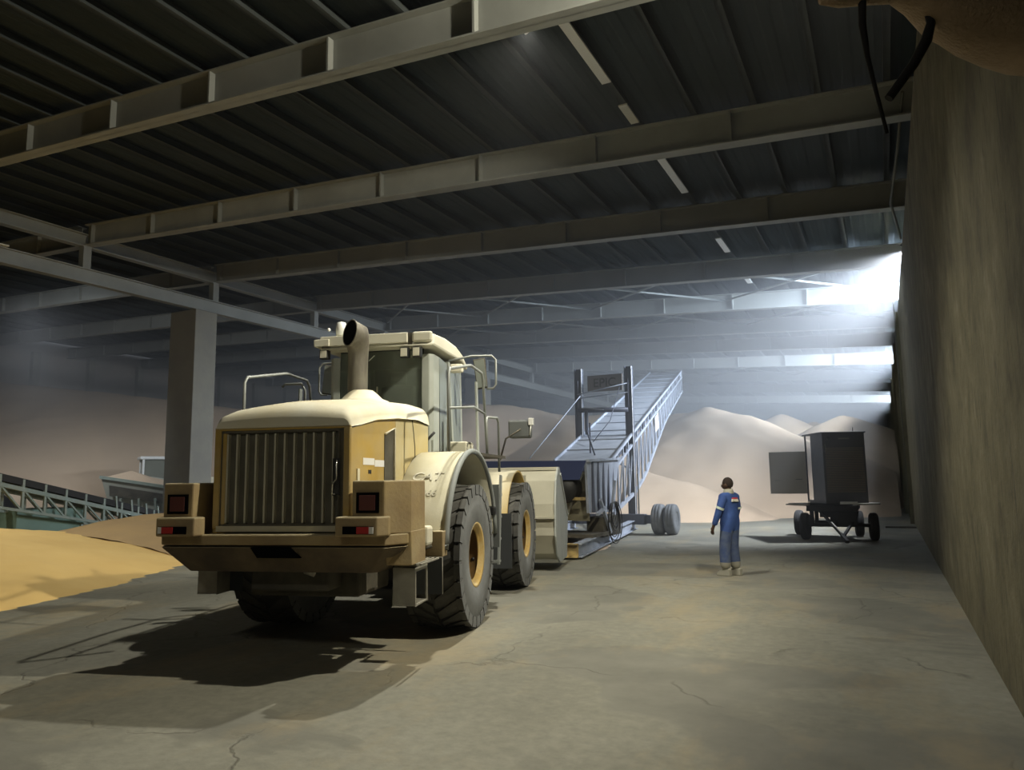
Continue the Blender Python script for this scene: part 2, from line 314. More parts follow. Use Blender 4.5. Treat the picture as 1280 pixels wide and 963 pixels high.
def tag(o, label=None, cat=None, group=None, kind=None):
    if label: o['label'] = label
    if cat: o['category'] = cat
    if group: o['group'] = group
    if kind: o['kind'] = kind
    return o
def copy_part(src, parent, loc=None):
    c = src.copy(); COL.objects.link(c); c.parent = parent
    if loc is not None: c.location = loc
    return c
def bx(name, a, b, m, parent=None, bevel=0): return MB().box(a, b).build(name, m, parent, bevel)
def text(name, body, size, m, parent, mw, ext=0.004, shear=0):
    cu = D.curves.new(name, 'FONT'); cu.body = body; cu.size = size; cu.extrude = ext; cu.align_x = 'CENTER'; cu.align_y = 'CENTER'; cu.shear = shear
    o = D.objects.new(name, cu); COL.objects.link(o); cu.materials.append(M[m]); cu.offset = size * 0.015
    dg = bpy.context.evaluated_depsgraph_get(); me = D.meshes.new_from_object(o.evaluated_get(dg)); D.objects.remove(o)
    o = D.objects.new(name, me); COL.objects.link(o); o.parent = parent; o.matrix_local = mw; return o
def frame_mat(origin, xdir, zdir):     # text plane: x right, y up, z out
    x = V(xdir).normalized(); z = V(zdir).normalized(); y = z.cross(x).normalized()
    return Matrix(((x.x, y.x, z.x, origin[0]), (x.y, y.y, z.y, origin[1]), (x.z, y.z, z.z, origin[2]), (0, 0, 0, 1)))

# ------------------------------------------------------------------ the hall
WX = 0.78            # inner face of the retaining wall
LEFT = -52.0; BACK = 96.0; FRONT = -9.0
def roof_z(x): return 9.35 - 0.054 * (x - WX) if x > -24 else 9.35 + 0.054 * 24.78 + 0.03 * (-24 - x)
tag(bx('floor', (LEFT - 2, FRONT, -0.3), (4, BACK + 2, 0), 'floor'), kind='structure')
# retaining wall: one long battered block, ledge and pilasters of the far stretch
w = bx('wall_right', (WX, FRONT, -0.2), (WX + 0.55, BACK, 7.75), 'wall'); tag(w, kind='structure')
for y in (30.5, 38, 45, 52, 60, 70, 80):
    MB().box((WX - 0.13, y - 0.22, 0), (WX + 0.05, y + 0.22, 7.7)).build('pilaster', 'wall', w)
# cladding above the wall, left open in the daylight bays
BEAM_Y = [-1.9, 3.9, 9.87, 15.5, 21.0, 27.0, 32.6, 38.4, 44.2, 51.6, 60.0, 69.0, 80.0, 90.0]
OPEN = {(27.0, 32.6), (44.2, 51.6), (69.0, 80.0)}
ys = [FRONT] + BEAM_Y + [BACK]
k = 1
for a, b_ in zip(ys[:-1], ys[1:]):
    if (a, b_) in OPEN:
        fr = MB(); fr.box((WX + 0.5, a + 0.1, 9.35), (WX + 0.6, b_ - 0.1, 9.52))
        for q in range(1, 4): yy = a + (b_ - a) * q / 4; fr.box((WX + 0.5, yy - 0.05, 7.75), (WX + 0.58, yy + 0.05, 9.40))
        tag(fr.build('window_%d' % k, 'galv'), kind='structure'); k += 1
    else:
        p = bx('trim_%d' % k, (WX + 0.45, a + 0.001, 7.75), (WX + 0.55, b_ - 0.001, 9.52), 'clad'); tag(p, kind='structure'); k += 1
tag(bx('wall_back', (LEFT, BACK, 0), (WX + 0.6, BACK + 0.3, 14), 'farwall'), kind='structure')
wl = tag(bx('wall_left', (LEFT - 0.3, FRONT, 0), (LEFT, BACK, 14), 'farwall'), kind='structure')
for y in range(10, 62, 4):
    bx('pilaster', (LEFT, y, 0), (LEFT + 0.35, y + 0.5, 10.9), 'concrete_col', wl)
tag(bx('wall_front', (LEFT, FRONT - 0.3, 0), (WX + 0.6, FRONT, 14), 'farwall'), kind='structure')
# roof: corrugated sheets, purlins, beams
rc = MB()
xs = []; x = WX + 0.6; i = 0
pts = []
while x > LEFT:
    pts.append((x, roof_z(x) + 0.22 + (0.014 if i % 4 in (1, 2) else 0))); x -= 0.15 if i % 2 else 0.05; i += 1
n = len(pts)
rc.add([(p[0], FRONT, p[1]) for p in pts] + [(p[0], BACK, p[1]) for p in pts], [(q, q + 1, q + 1 + n, q + n) for q in range(n - 1)])
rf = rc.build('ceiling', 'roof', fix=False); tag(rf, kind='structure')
# purlins, one object each under the roof
pur_x = [WX - 0.28 - 1.24 * q for q in range(21)]
first = None
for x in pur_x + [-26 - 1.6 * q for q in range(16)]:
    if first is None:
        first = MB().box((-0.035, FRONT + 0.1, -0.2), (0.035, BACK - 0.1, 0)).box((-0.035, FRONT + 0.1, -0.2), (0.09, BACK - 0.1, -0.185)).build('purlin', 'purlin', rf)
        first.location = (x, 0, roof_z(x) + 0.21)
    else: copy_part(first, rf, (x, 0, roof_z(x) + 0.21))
# added pale strip painting in the lit stretches of one purlin
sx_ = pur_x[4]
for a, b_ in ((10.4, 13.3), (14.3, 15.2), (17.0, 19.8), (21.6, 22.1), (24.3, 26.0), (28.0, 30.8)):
    bx('lit_purlin_strip', (sx_ - 0.09, a, roof_z(sx_) - 0.03), (sx_ + 0.1, b_, roof_z(sx_) + 0.005), 'litpurlin', rf)
# transverse I beams
def beam(y, xa, xb, name, par=None):
    m = MB(); za = roof_z(xa) - 0.02; zb = roof_z(xb) - 0.02
    h = 0.73
    for (t0, t1, wd) in ((0, 0.03, 0.16), (h - 0.035, h, 0.16)):
        m.hexa([(xa, y - wd, za - t1), (xb, y - wd, zb - t1), (xb, y + wd, zb - t1), (xa, y + wd, za - t1), (xa, y - wd, za - t0), (xb, y - wd, zb - t0), (xb, y + wd, zb - t0), (xa, y + wd, za - t0)])
    m.hexa([(xa, y - .012, za - h), (xb, y - .012, zb - h), (xb, y + .012, zb - h), (xa, y + .012, za - h), (xa, y - .012, za), (xb, y - .012, zb), (xb, y + .012, zb), (xa, y + .012, za)])
    o = m.build(name, 'galv', par)
    x = -2.45; st = []
    while x > xa:
        if x < xb:
            z = roof_z(x) - 0.02
            bx('stiffener', (x - 0.02, y - 0.15, z - h + 0.03), (x + 0.02, y + 0.15, z - 0.03), 'galv', o)
        x -= 3.03
    return o
bi = 1
for y in BEAM_Y[1:]:
    o = beam(y, -24.0, WX + 0.5, 'trim_%d' % (20 + bi)); tag(o, kind='structure'); bi += 1
    o = beam(y, LEFT + 0.05, -24.35, 'trim_%d' % (20 + bi)); tag(o, kind='structure'); bi += 1
# knee brackets of the beams on the wall
# longitudinal double girder over the column line
gd = MB()
for z0, z1 in ((8.66, 9.16), (9.9, 10.35)):
    gd.box((-24.28, FRONT, z0), (-23.98, BACK, z0 + 0.03)).box((-24.28, FRONT, z1 - 0.03), (-23.98, BACK, z1)).box((-24.145, FRONT, z0), (-24.115, BACK, z1))
go = tag(gd.build('trim_60', 'galv'), kind='structure')
y = BEAM_Y[1]
for y in BEAM_Y[1:]:
    for yy in (y,): bx('girder_post', (-24.26, yy - 0.14, 9.16), (-24.0, yy + 0.14, 9.90), 'galv', go)
bx('cap_plate', (-24.45, 12.0, 9.17), (-23.85, 12.9, 9.21), 'cabroof', go)
# columns
for y in (20.05, 43.6, 68.4):
    c = bx('column', (-25.45, y, 0), (-24.0, y + 1.05, 8.66), 'concrete_col', bevel=0.02)
    tag(c, kind='structure', label='square concrete column carrying the roof girder', )
# diagonal wind bracing rods in the lit far bays
for (ya, yb) in ((32.6, 38.4), (51.6, 60.0), (27.0, 32.6)):
    for xa, xb in ((0.4, -5.8), (-5.8, -12), (-12, -18), (-18, -23.9)):
        MB().tube([(xa, ya, roof_z(xa) - 0.28), (xb, yb, roof_z(xb) - 0.28)], 0.045, 6).build('brace_rod', 'rail', rf)
        MB().tube([(xb, ya, roof_z(xb) - 0.28), (xa, yb, roof_z(xa) - 0.28)], 0.045, 6).build('brace_rod', 'rail', rf)
# floor drain bar by the wall
tag(bx('kerb_bar', (-0.15, 27.9, 0), (0.76, 28.05, 0.05), 'grime'), 'thin dark steel bar lying on the floor against the right wall', 'bar')
# conduits running up the wall
for nm, pts, lab in (('wall_conduit', [(WX - 0.16, 29.2, 0.3), (WX - 0.16, 29.2, 4.4), (WX - 0.16, 28.4, 5.0), (WX - 0.16, 28.3, 7.7)], 'thin dark conduit climbing the far end of the concrete wall'),):
    tag(MB().tube(pts, 0.022, 6).build(nm, 'pipe'), lab, 'conduit')
tag(MB().tube([(WX - 0.02, 15.0, 8.9), (WX - 0.12, 16.5, 8.4), (WX - 0.25, 19.0, 8.1), (WX - 0.03, 21, 7.8)], 0.03, 6).build('roof_cable', 'pipe'), 'grey cable sagging along the top of the concrete wall', 'cable')

# floodlight housings (lamps of the hall and the added fill spots)
for i, (l, t, p, c, s) in enumerate(LAMPS):
    q = empty('floodlight', l); aim(q, t)
    m = MB(); m.box((-0.2, -0.15, 0.03), (0.2, 0.15, 0.13)); m.build('housing', 'black', q, 0.01)
    MB().box((-0.18, -0.13, 0.015), (0.18, 0.13, 0.029)).build('lens', 'lampglow', q)
    MB().tube([(-0.22, 0, 0.06), (-0.22, 0, 0.22), (0.22, 0, 0.22), (0.22, 0, 0.06)], 0.012, 6).build('bracket', 'rail', q)
    tag(q, ['warm floodlight above the concrete wall nearest the loader', 'cool floodlight on the wall top beside the wheeled cabinet', 'warm floodlight tucked behind the nearest roof beam over the loader', 'added unseen fill floodlight brightening the haze of the left aisle', 'added unseen fill floodlight under the roof behind the camera position', 'added unseen warm fill floodlight brightening the wheat pile'][i], 'floodlight')

# overhead bundle with hanging cables, near the camera
def sack():
    m = MB(); P = [(0.66, 3.05, 4.62), (0.40, 3.00, 4.66), (0.10, 3.05, 4.60)]
    return m
sk = MB()
sk.tube([(-0.11, 3.08, 3.735), (-0.04, 3.10, 3.74), (0.06, 3.15, 3.76), (0.16, 3.2, 3.80), (0.26, 3.25, 3.80), (0.38, 3.32, 3.77), (0.50, 3.39, 3.72), (0.60, 3.45, 3.67), (0.68, 3.5, 3.63), (0.76, 3.53, 3.6)],
        [0.03, 0.05, 0.06, 0.09, 0.14, 0.20, 0.22, 0.22, 0.21, 0.20], 20)
sko = sk.build('hessian_bundle', 'sack', fix=True)
for v in sko.data.vertices:
    d = noise.noise(V(v.co) * 7) * 0.03; v.co.z += d; v.co.y += d * 0.6
tag(sko, 'brown dusty cloth bundle sagging overhead at the top right', 'bundle')

# ------------------------------------------------------------------ grain piles
def heap(name, x0, x1, y0, y1, res, f, m, label):
    nx = int((x1 - x0) / res) + 1; ny = int((y1 - y0) / res) + 1; vs = []; zz = []
    for j in range(ny):
        for i in range(nx):
            x = x0 + i * res; y = y0 + j * res; z = f(x, y); zz.append(z); vs.append((x, y, max(z, -0.04)))
    fs = []
    for j in range(ny - 1):
        for i in range(nx - 1):
            a = j * nx + i; q = (a, a + 1, a + nx + 1, a + nx)
            if max(zz[k] for k in q) > 0: fs.append(q)
    me = D.meshes.new(name); me.from_pydata(vs, [], fs); me.polygons.foreach_set('use_smooth', [True] * len(fs))
    bm = bmesh.new(); bm.from_mesh(me); bmesh.ops.delete(bm, geom=[v for v in bm.verts if not v.link_faces], context='VERTS'); bm.to_mesh(me); bm.free()
    me.materials.append(M[m]); o = D.objects.new(name, me); COL.objects.link(o)
    tag(o, label, 'grain pile', kind='stuff'); return o
def fb(x, y, s=1.0, a=1.0): return a * (noise.noise(V((x * s, y * s, 0.3))) + 0.5 * noise.noise(V((x * s * 2.3, y * s * 2.3, 1.7))) + 0.25 * noise.noise(V((x * s * 5, y * s * 5, 4.1))))
def cones(x, y, pk, sl=0.5):
    best = -9
    for (px, py, h, *r) in pk:
        d = math.hypot(x - px, y - py); q = r[0] if r else 0.3
        best = max(best, h - sl * (math.sqrt(d * d + q * q) - q))
    return best
def ridge(x, y, pts, sl):
    best = -9
    for (a, b_) in zip(pts[:-1], pts[1:]):
        ax, ay, az = a; bx_, by, bz = b_; dx, dy = bx_ - ax, by - ay; t = max(0, min(1, ((x - ax) * dx + (y - ay) * dy) / (dx * dx + dy * dy)))
        d = math.hypot(x - ax - dx * t, y - ay - dy * t); h = az + (bz - az) * t
        best = max(best, h - sl * (math.sqrt(d * d + 0.16) - 0.4))
    return best
R1 = [(-60, 24, 9.4), (-52, 26, 8.6), (-45, 29, 7.7), (-34, 33, 6.4), (-26, 37, 6.3), (-18, 41, 5.9), (-13, 44, 5.2), (-9.3, 45, 6.1), (-7.2, 49, 5.0)]
heap('grain_pile', LEFT + 0.05, 0.7, 20, 62, 0.4, lambda x, y: ridge(x, y, R1, 0.47) - 3.6 * math.exp(-((x + 31.5) ** 2 + (y - 24.6) ** 2) / 20) + fb(x, y, 0.16, 0.45) * min(1, max(0, (y - 28) / 6)) + fb(x, y, 0.9, 0.05), 'grainpale', 'huge pale grain heap stretching across the back of the hall')
R2 = [(-6.6, 56, 6.1), (-3.8, 58, 4.6)]
heap('grain_pile', -16, 0.75, 44, 70, 0.35, lambda x, y: max(ridge(x, y, [(-9, 66, 3.5), (-6.6, 57, 6.2)], 0.55), cones(x, y, [(-4.6, 59, 5.75), (-6.6, 57, 6.2)], 0.55)) + fb(x, y, 0.5, 0.12), 'grainpale', 'pale peaked grain heap behind and left of the wheeled cabinet')
heap('grain_pile', -8, 0.75, 42, 70, 0.3, lambda x, y: ridge(x, y, [(-2.35, 54, 5.75), (0.9, 55.0, 4.5)], 0.52) + fb(x, y, 0.5, 0.12), 'grainpale', 'bright topped grain heap against the right wall behind the wheeled cabinet')
heap('grain_pile', -7, 0.75, 36, 50, 0.3, lambda x, y: ridge(x, y, [(-5, 47, 1.6), (2, 44.5, 2.0)], 0.36) + fb(x, y, 0.5, 0.1), 'grainpale', 'low grain heap at the foot of the right wall')
heap('grain_pile', -10, -3, 26, 40, 0.3, lambda x, y: ridge(x, y, [(-12, 34, 2.6), (-8.2, 33.2, 1.6)], 0.42) + fb(x, y, 0.4, 0.12), 'grainpale', 'spill of pale grain under the far half of the tall conveyor')
def fwheat(x, y):
    # toe runs from (-10.6,4) past (-11.2,6.3), (-12.4,9.4) to (-14.6,12.4)
    tx = -10.4 - 0.022 * (y + 1) ** 2 if y > -1 else -10.4
    d = tx - x + fb(x, y, 0.8, 0.35)
    if d <= 0: return -0.05 + 0.1 * d
    h = 1.35 * (1 - math.exp(-d / 5.0))
    h *= max(0.0, min(1.0, (17.5 - y) / 9.0)) ** 0.8
    h *= 1.0 if x > -20 else max(0.25, 1 - (-20 - x) / 6)
    return h + 0.02 * min(1, d) * fb(x, y, 2.5, 1.0)
heap('wheat_pile', -27, -10, -8.5, 17.5, 0.16, fwheat, 'wheat', 'golden wheat pile spreading over the floor at the left')
heap('grain_pile', -23, -14.5, 12.2, 21.5, 0.18, lambda x, y: cones(x, y, [(-18.8, 15.2, 0.95, 1.2), (-20.5, 16.5, 0.7, 1.0)], 0.22) + fb(x, y, 1.2, 0.04), 'grainbrown', 'low brown grain mound beside the left conveyor')

# ------------------------------------------------------------------ wheel loader
LA = math.radians(15.3)
LO = (-4.53 - 1.42 * math.cos(LA), 7.96 - 1.42 * math.sin(LA), 0)
LD = tag(empty('wheel_loader', LO, LA), 'dusty yellow wheel loader seen from behind with raised cab and tall exhaust', 'loader')

def big_wheel(cx, cy, side):
    T = MB(); r = 0.875; w = 0.335
    prof = [(-w + 0.03, 0.36), (-w, 0.40), (-w - 0.012, 0.60), (-w + 0.0, 0.76), (-w + 0.06, 0.825), (0, 0.835), (w - 0.06, 0.825), (w, 0.76), (w + 0.012, 0.60), (w, 0.40), (w - 0.03, 0.36)]
    T.lathe(prof, 'x', 48)
    t = T.build('tyre', ['rubber', 'sidewall'], LD, loc=(cx, cy, r))
    for p in t.data.polygons:
        c = p.center
        if abs(c.x) > w - 0.03 and math.hypot(c.y, c.z) < 0.80: p.material_index = 1
    G = MB(); nl = 26     # tread lugs, chevron blocks on each shoulder
    for k in range(nl):
        for sd in (-1, 1):
            a0 = 2 * PI * (k + (0.5 if sd > 0 else 0)) / nl
            pts = []
            for rr, in ((0.82,), (0.875,)):
                for (xx, da) in ((0.02 * sd, 0.16), (0.02 * sd, 0.30), (sd * (w + 0.005), 0.02 - 0.0), (sd * (w + 0.005), -0.125)):
                    rad = rr - (0.035 if abs(xx) > 0.2 else 0)
                    a = a0 + da
                    pts.append((xx, rad * math.cos(a), rad * math.sin(a)))
            # shoulder block going down the sidewall
            G.hexa(pts)
            a = a0 - 0.05; ww = w + 0.012
            sh = []
            for rr in (0.74, 0.862):
                for (xx, da) in ((sd * (w - 0.06), -0.045), (sd * (w - 0.06), 0.15), (sd * ww, 0.15), (sd * ww, -0.045)):
                    sh.append((xx, rr * math.cos(a + da), rr * math.sin(a + da)))
            G.hexa(sh)
    tg = G.build('tread', ['rubber', 'sidewall'], t); tg['kind'] = 'stuff'
    for p in tg.data.polygons:
        if abs(p.normal.x) > 0.8 and abs(p.center.x) > 0.3: p.material_index = 1
    rim = MB()
    s = side
    rp = [(s * 0.30, 0.365), (s * 0.325, 0.40), (s * 0.335, 0.395), (s * 0.325, 0.365), (s * 0.29, 0.345), (s * 0.282, 0.335), (s * 0.275, 0.31), (s * 0.262, 0.31), (s * 0.258, 0.33), (s * 0.10, 0.325), (s * -0.04, 0.32), (s * -0.08, 0.29), (s * -0.08, 0.15), (s * 0.02, 0.14), (s * 0.05, 0.0)]
    rim.lathe(rp, 'x', 40)
    ro = rim.build('rim', ['rimyellow', 'rimshade'], LD, loc=(cx, cy, r), fix=False)
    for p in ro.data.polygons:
        if p.center.x * s < 0.20: p.material_index = 1  # deep rim faces get the painted shade
    nb = MB()
    for k in range(16):
        a = 2 * PI * k / 16; nb.lathe([(s * -0.08, 0.018), (s * -0.04, 0.018), (s * -0.04, 0.0)], 'x', 6, (0, 0.245 * math.cos(a), 0.245 * math.sin(a)))
    nb.build('wheel_nuts', 'steel', ro, fix=False)['kind'] = 'stuff'
    for k in (2, 6, 11): MB().sphere((s * 0.2, 0.33 * math.cos(k), 0.33 * math.sin(k)), 0.025, 8, 6).build('valve', 'black', ro)
XW = 1.07
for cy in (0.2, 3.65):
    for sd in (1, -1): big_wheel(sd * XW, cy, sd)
# frame and axles
m = MB(); m.box((-0.42, -1.9, 0.72), (0.42, 1.5, 1.30)).box((-0.30, 1.5, 0.75), (0.30, 2.2, 1.15)).box((-0.45, 2.2, 0.7), (0.45, 4.4, 1.4))
m.build('frame', 'grime', LD, 0.02)
for y in (0.2, 3.65):
    m = MB(); m.lathe([(-0.75, 0.0), (-0.75, 0.2), (-0.3, 0.2), (-0.26, 0.33), (0.26, 0.33), (0.3, 0.2), (0.75, 0.2), (0.75, 0.0)], 'x', 20, (0, y, 0.875)); m.build('axle', 'grime', LD, fix=False)
bx('belly_tank', (-0.6, -1.6, 0.62), (0.62, -0.75, 0.95), 'grime', LD, 0.03)
# counterweight: casting with horns, stepped ledges and chamfered corners
cw = MB()
RY = -2.3
def cwp(z0, z1, ptsb, ptst):   # ring of plan points bottom and top
    n = len(ptsb); cw.add([(x, y, z0) for x, y in ptsb] + [(x, y, z1) for x, y in ptst], [tuple(range(n))[::-1], tuple(range(n, 2 * n))] + [(i, (i + 1) % n, (i + 1) % n + n, i + n) for i in range(n)])
def plan(rear, hx, ch, front=-1.55): return [(-hx + ch, rear), (hx - ch, rear), (hx, rear + ch * 1.6), (hx, front), (-hx, front), (-hx, rear + ch * 1.6)]
cwp(0.93, 1.18, plan(-2.12, 1.00, 0.05), plan(RY, 1.30, 0.14))
cwp(1.20, 1.30, plan(RY, 1.30, 0.14), plan(RY, 1.30, 0.14))
cwo = cw.build('counterweight', ['brownyellow', 'grimeshade'], LD, 0.012)
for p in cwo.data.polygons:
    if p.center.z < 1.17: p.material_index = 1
for sd in (-1, 1):
    hp = [(sd * 0.83, RY), (sd * 1.15, RY), (sd * 1.32, RY + 0.27), (sd * 1.32, -1.60), (sd * 0.83, -1.60)]
    h = MB(); n = 5; 
    # lower part of the outer cheek runs down beside the main casting
    h.prism(hp, 'z', 1.30, 1.80)
    ho = h.build('horn', 'brownyellow', cwo, 0.015)
    if sd > 0: MB().hexa([(sd * 1.10, RY + 0.19, 1.0), (sd * 1.325, RY + 0.29, 0.99), (sd * 1.325, -1.6, 0.99), (sd * 1.1, -1.6, 1.0), (sd * 1.15, RY, 1.32), (sd * 1.322, RY + 0.27, 1.32), (sd * 1.322, -1.6, 1.32), (sd * 1.1, -1.6, 1.32)]).build('cheek', 'brownyellow', cwo, 0.01)
    # lamp pocket and lamp
    pk = MB(); y = RY
    pk.box((sd * 0.88, y - 0.018, 1.50), (sd * 1.10, y - 0.0, 1.69)).build('lamp_pocket', 'blackhole', cwo)
    MB().box((sd * 0.91, y - 0.024, 1.525), (sd * 1.07, y - 0.016, 1.665)).build('tail_lamp', 'reddark', cwo, 0.004)
    st = MB(); st.prism([(sd * 0.72, RY - 0.13), (sd * 1.13, RY - 0.13), (sd * 1.2, RY - 0.02), (sd * 1.2, RY + 0.05), (sd * 0.72, RY + 0.05)], 'z', 1.29, 1.47)
    st.build('step_ledge', 'brownyellow', cwo, 0.015)
    MB().box((sd * 0.80, RY - 0.138, 1.315), (sd * 1.10, RY - 0.128, 1.385)).build('reflector_slot', 'blackhole', cwo)
    MB().box((sd * 0.94, RY - 0.148, 1.32), (sd * 1.06, RY - 0.139, 1.38)).build('reflector', 'red', cwo)
    MB().box((sd * 1.06, RY - 0.148, 1.32), (sd * 1.10, RY - 0.139, 1.38)).build('reflector_edge', 'white', cwo)
MB().hexa([(-0.14, RY + 0.02, 1.08), (0.30, RY + 0.02, 1.08), (0.30, RY + 0.1, 1.08), (-0.14, RY + 0.1, 1.08), (-0.20, RY - 0.006, 1.18), (0.22, RY - 0.006, 1.18), (0.22, RY + 0.1, 1.18), (-0.20, RY + 0.1, 1.18)]).build('tow_slot', 'blackhole', cwo)
MB().tube([(0.22, -2.0, 0.93), (0.32, -2.0, 0.90)], 0.03, 8).build('tow_pin', 'steel', cwo)
# hood
def hood_sec(y, zc, hw, zb, er=0.20, crown=0.05):
    pts = []
    for i in range(9):
        t = -1 + 2 * i / 8; x = t * (hw - er); pts.append((x, zc - crown * (abs(t) ** 2)))
    L_ = []; ze = pts[0][1]
    for i in range(6):
        a = PI / 2 * (1 - i / 5); L_.append((hw - er + er * math.cos(a), ze - er + er * math.sin(a)))
    right = L_[1:] + [(hw + 0.01, zb)]
    left = [(-p[0], p[1]) for p in reversed(right)]
    ring = left + pts + right
    return [(x, y, z) for x, z in ring]
secs = [hood_sec(-2.13, 2.44, 0.72, 2.33, 0.08, 0.03), hood_sec(-2.09, 2.52, 0.73, 2.33, 0.12, 0.04), hood_sec(-1.9, 2.60, 0.74, 2.36, 0.17), hood_sec(-1.5, 2.67, 0.75, 2.44, 0.19), hood_sec(-0.9, 2.74, 0.76, 2.50, 0.2), hood_sec(-0.2, 2.79, 0.76, 2.53, 0.2), hood_sec(0.32, 2.80, 0.74, 2.50, 0.2)]
hd = MB(); n = len(secs[0]); hd.add([p for s_ in secs for p in s_], [(i * n + k, i * n + k + 1, (i + 1) * n + k + 1, (i + 1) * n + k) for i in range(len(secs) - 1) for k in range(n - 1)], True)
hd.add(secs[0], [tuple(range(n))]); hd.add(secs[-1], [tuple(reversed(range(n)))])
hood = hd.build('hood', 'cream', LD)
# hood lower body side panels and rear frame
sp = MB()
for sd in (-1, 1):
    xo = sd * 0.735
    poly = [(-2.12, 1.30), (-1.55, 1.2), (-1.2, 1.25), (-0.88, 1.25), (-0.88, 2.495), (-1.5, 2.435), (-1.9, 2.355), (-2.12, 2.325)]
    MB().prism([(-0.878, 1.25), (0.32, 1.25), (0.32, 2.5), (-0.2, 2.525), (-0.878, 2.495)], 'x', sd * 0.60, xo).build('front_side_panel', 'dustyyellow', hood, 0.01)
    o = MB().prism(poly, 'x', sd * 0.60, xo).build('side_panel', 'yellow', hood, 0.01)
    # air slot with bright edge
    MB().prism([(-1.24, 1.62), (-0.93, 1.62), (-0.93, 2.38), (-1.24, 2.30)], 'x', xo, xo + sd * 0.006).build('air_slot', 'grime', hood)
    MB().tube([(xo + sd * 0.012, -1.24, 2.30), (xo + sd * 0.012, -0.95, 2.385), (xo + sd * 0.012, -0.95, 1.6)], 0.014, 6).build('slot_edge', 'cream', hood)
    MB().tube([(xo + sd * 0.004, -2.1, 2.325), (xo + sd * 0.004, -1.5, 2.437), (xo + sd * 0.004, -0.9, 2.497), (xo + sd * 0.004, -0.2, 2.527), (xo + sd * 0.004, 0.3, 2.502)], 0.006, 5).build('hood_seam', 'grime', hood)
    MB().tube([(xo + sd * 0.004, -0.32, 2.52), (xo + sd * 0.004, -0.22, 2.2), (xo + sd * 0.004, -0.2, 1.5)], 0.006, 5).build('panel_seam', 'grime', hood)
    bx('door_catch', (xo, -1.98, 1.78), (xo + sd * 0.012, -1.92, 1.92), 'cream', hood)
# stickers on the right panel
bx('sticker', (0.735, -1.82, 1.96), (0.7375, -1.52, 2.03), 'sticker', hood); bx('sticker', (0.735, -1.51, 1.945), (0.7375, -1.22, 2.015), 'sticker', hood)
bx('small_sticker', (0.735, -1.68, 1.87), (0.7375, -1.60, 1.91), 'black', hood)
# rear grille door: frame, backing and vertical ribs
gr = MB(); gy = -2.13
gr.box((-0.73, gy, 1.34), (-0.665, -1.95, 2.33)).box((0.665, gy, 1.34), (0.73, -1.95, 2.33)).box((-0.73, gy, 2.315), (0.73, -1.95, 2.35))
gr.build('grille_surround', 'yellow', LD, 0.01)
gd_ = MB().box((-0.66, gy + 0.05, 1.37), (0.66, -1.95, 2.315)).build('grille_door', 'grille', LD)
fr = MB().box((-0.66, gy + 0.01, 1.37), (-0.64, gy + 0.06, 2.315)).box((0.60, gy + 0.01, 1.37), (0.66, gy + 0.06, 2.315)).box((-0.66, gy + 0.01, 2.29), (0.66, gy + 0.06, 2.315)).box((-0.66, gy + 0.01, 1.37), (0.66, gy + 0.06, 1.39))
fr.build('door_rim', 'grille', gd_)
rib = None
for k in range(12):
    x = -0.59 + k * 0.1035
    if rib is None:
        rib = MB().prism([(-0.014, 0.06), (-0.009, 0.012), (0.009, 0.012), (0.014, 0.06)], 'z', 1.40, 2.28).build('rib', 'grillerib', gd_, loc=(x, gy, 0))
    else: copy_part(rib, gd_, (x, gy, 0))
bx('latch_plate', (0.55, gy + 0.0, 1.66), (0.625, gy + 0.03, 2.02), 'black', gd_, 0.005)
MB().tube([(0.60, gy - 0.01, 2.00), (0.605, gy - 0.03, 1.97), (0.605, gy - 0.03, 1.82), (0.57, gy - 0.035, 1.78), (0.565, gy - 0.035, 1.68), (0.59, gy, 1.67)], 0.008, 6).build('latch_handle', 'chrome', gd_)
bx('lower_sill', (-0.68, gy - 0.01, 1.315), (0.66, -1.95, 1.372), 'fendercream', LD, 0.005)
bx('engine_bay', (-0.62, -1.96, 1.0), (0.62, 0.3, 2.36), 'grime', LD)
MB().tube([(-0.78, -2.0, 1.35), (-0.78, -2.0, 1.9)], 0.02, 6).build('side_post', 'brownyellow', LD)
# exhaust stack
st = MB(); c0 = (0.0, -0.12); mc = V((-0.07, -0.34, 3.64)); mn = V((-0.60, -0.79, 0.12))
st.tube([(-0.06, -0.12, 2.82), (-0.06, -0.12, 3.3), (-0.055, -0.125, 3.42), (-0.048, -0.155, 3.51), (-0.035, -0.21, 3.575), mc - mn * 0.09, mc - mn * 0.04, mc], [0.125, 0.125, 0.13, 0.14, 0.15, 0.155, 0.16, 0.166], 28, caps=False)
sto = st.build('exhaust_stack', 'stack', LD)
MB().lathe([(0, 0.0), (0.004, 0.160)], 'z', 28).build('exhaust_mouth', 'blackhole', sto)  # flat disc painting in the dark of the open pipe
ms = sto.children[0]; ms.location = mc + mn * 0.006; ms.rotation_euler = mn.to_track_quat('Z', 'Y').to_euler()
rimo = MB().tube([(0.166 * math.cos(2 * PI * k / 28), 0.166 * math.sin(2 * PI * k / 28), 0) for k in range(28)], 0.009, 6, closed=True).build('mouth_rim', 'stack', sto); rimo.location = ms.location; rimo.rotation_euler = ms.rotation_euler
MB().lathe([(2.70, 0.36), (2.79, 0.34), (2.82, 0.26), (2.88, 0.20), (2.93, 0.14)], 'z', 28, (c0[0], c0[1], 0)).build('stack_collar', 'cream', sto)
# cab
cab = empty('cab', (0, 0, 0)); cab.parent = LD
cx = 0.74; y0, y1 = 0.50, 1.98; zb, zt = 1.9, 3.56
def quadprism(p, th, name, m, parent): # thin panel from 4 corner points, thickness along normal
    a, b_, c, d = [V(q) for q in p]; nn = (b_ - a).cross(d - a).normalized() * th
    return MB().hexa([a, b_, c, d, a + nn, b_ + nn, c + nn, d + nn]).build(name, m, parent)
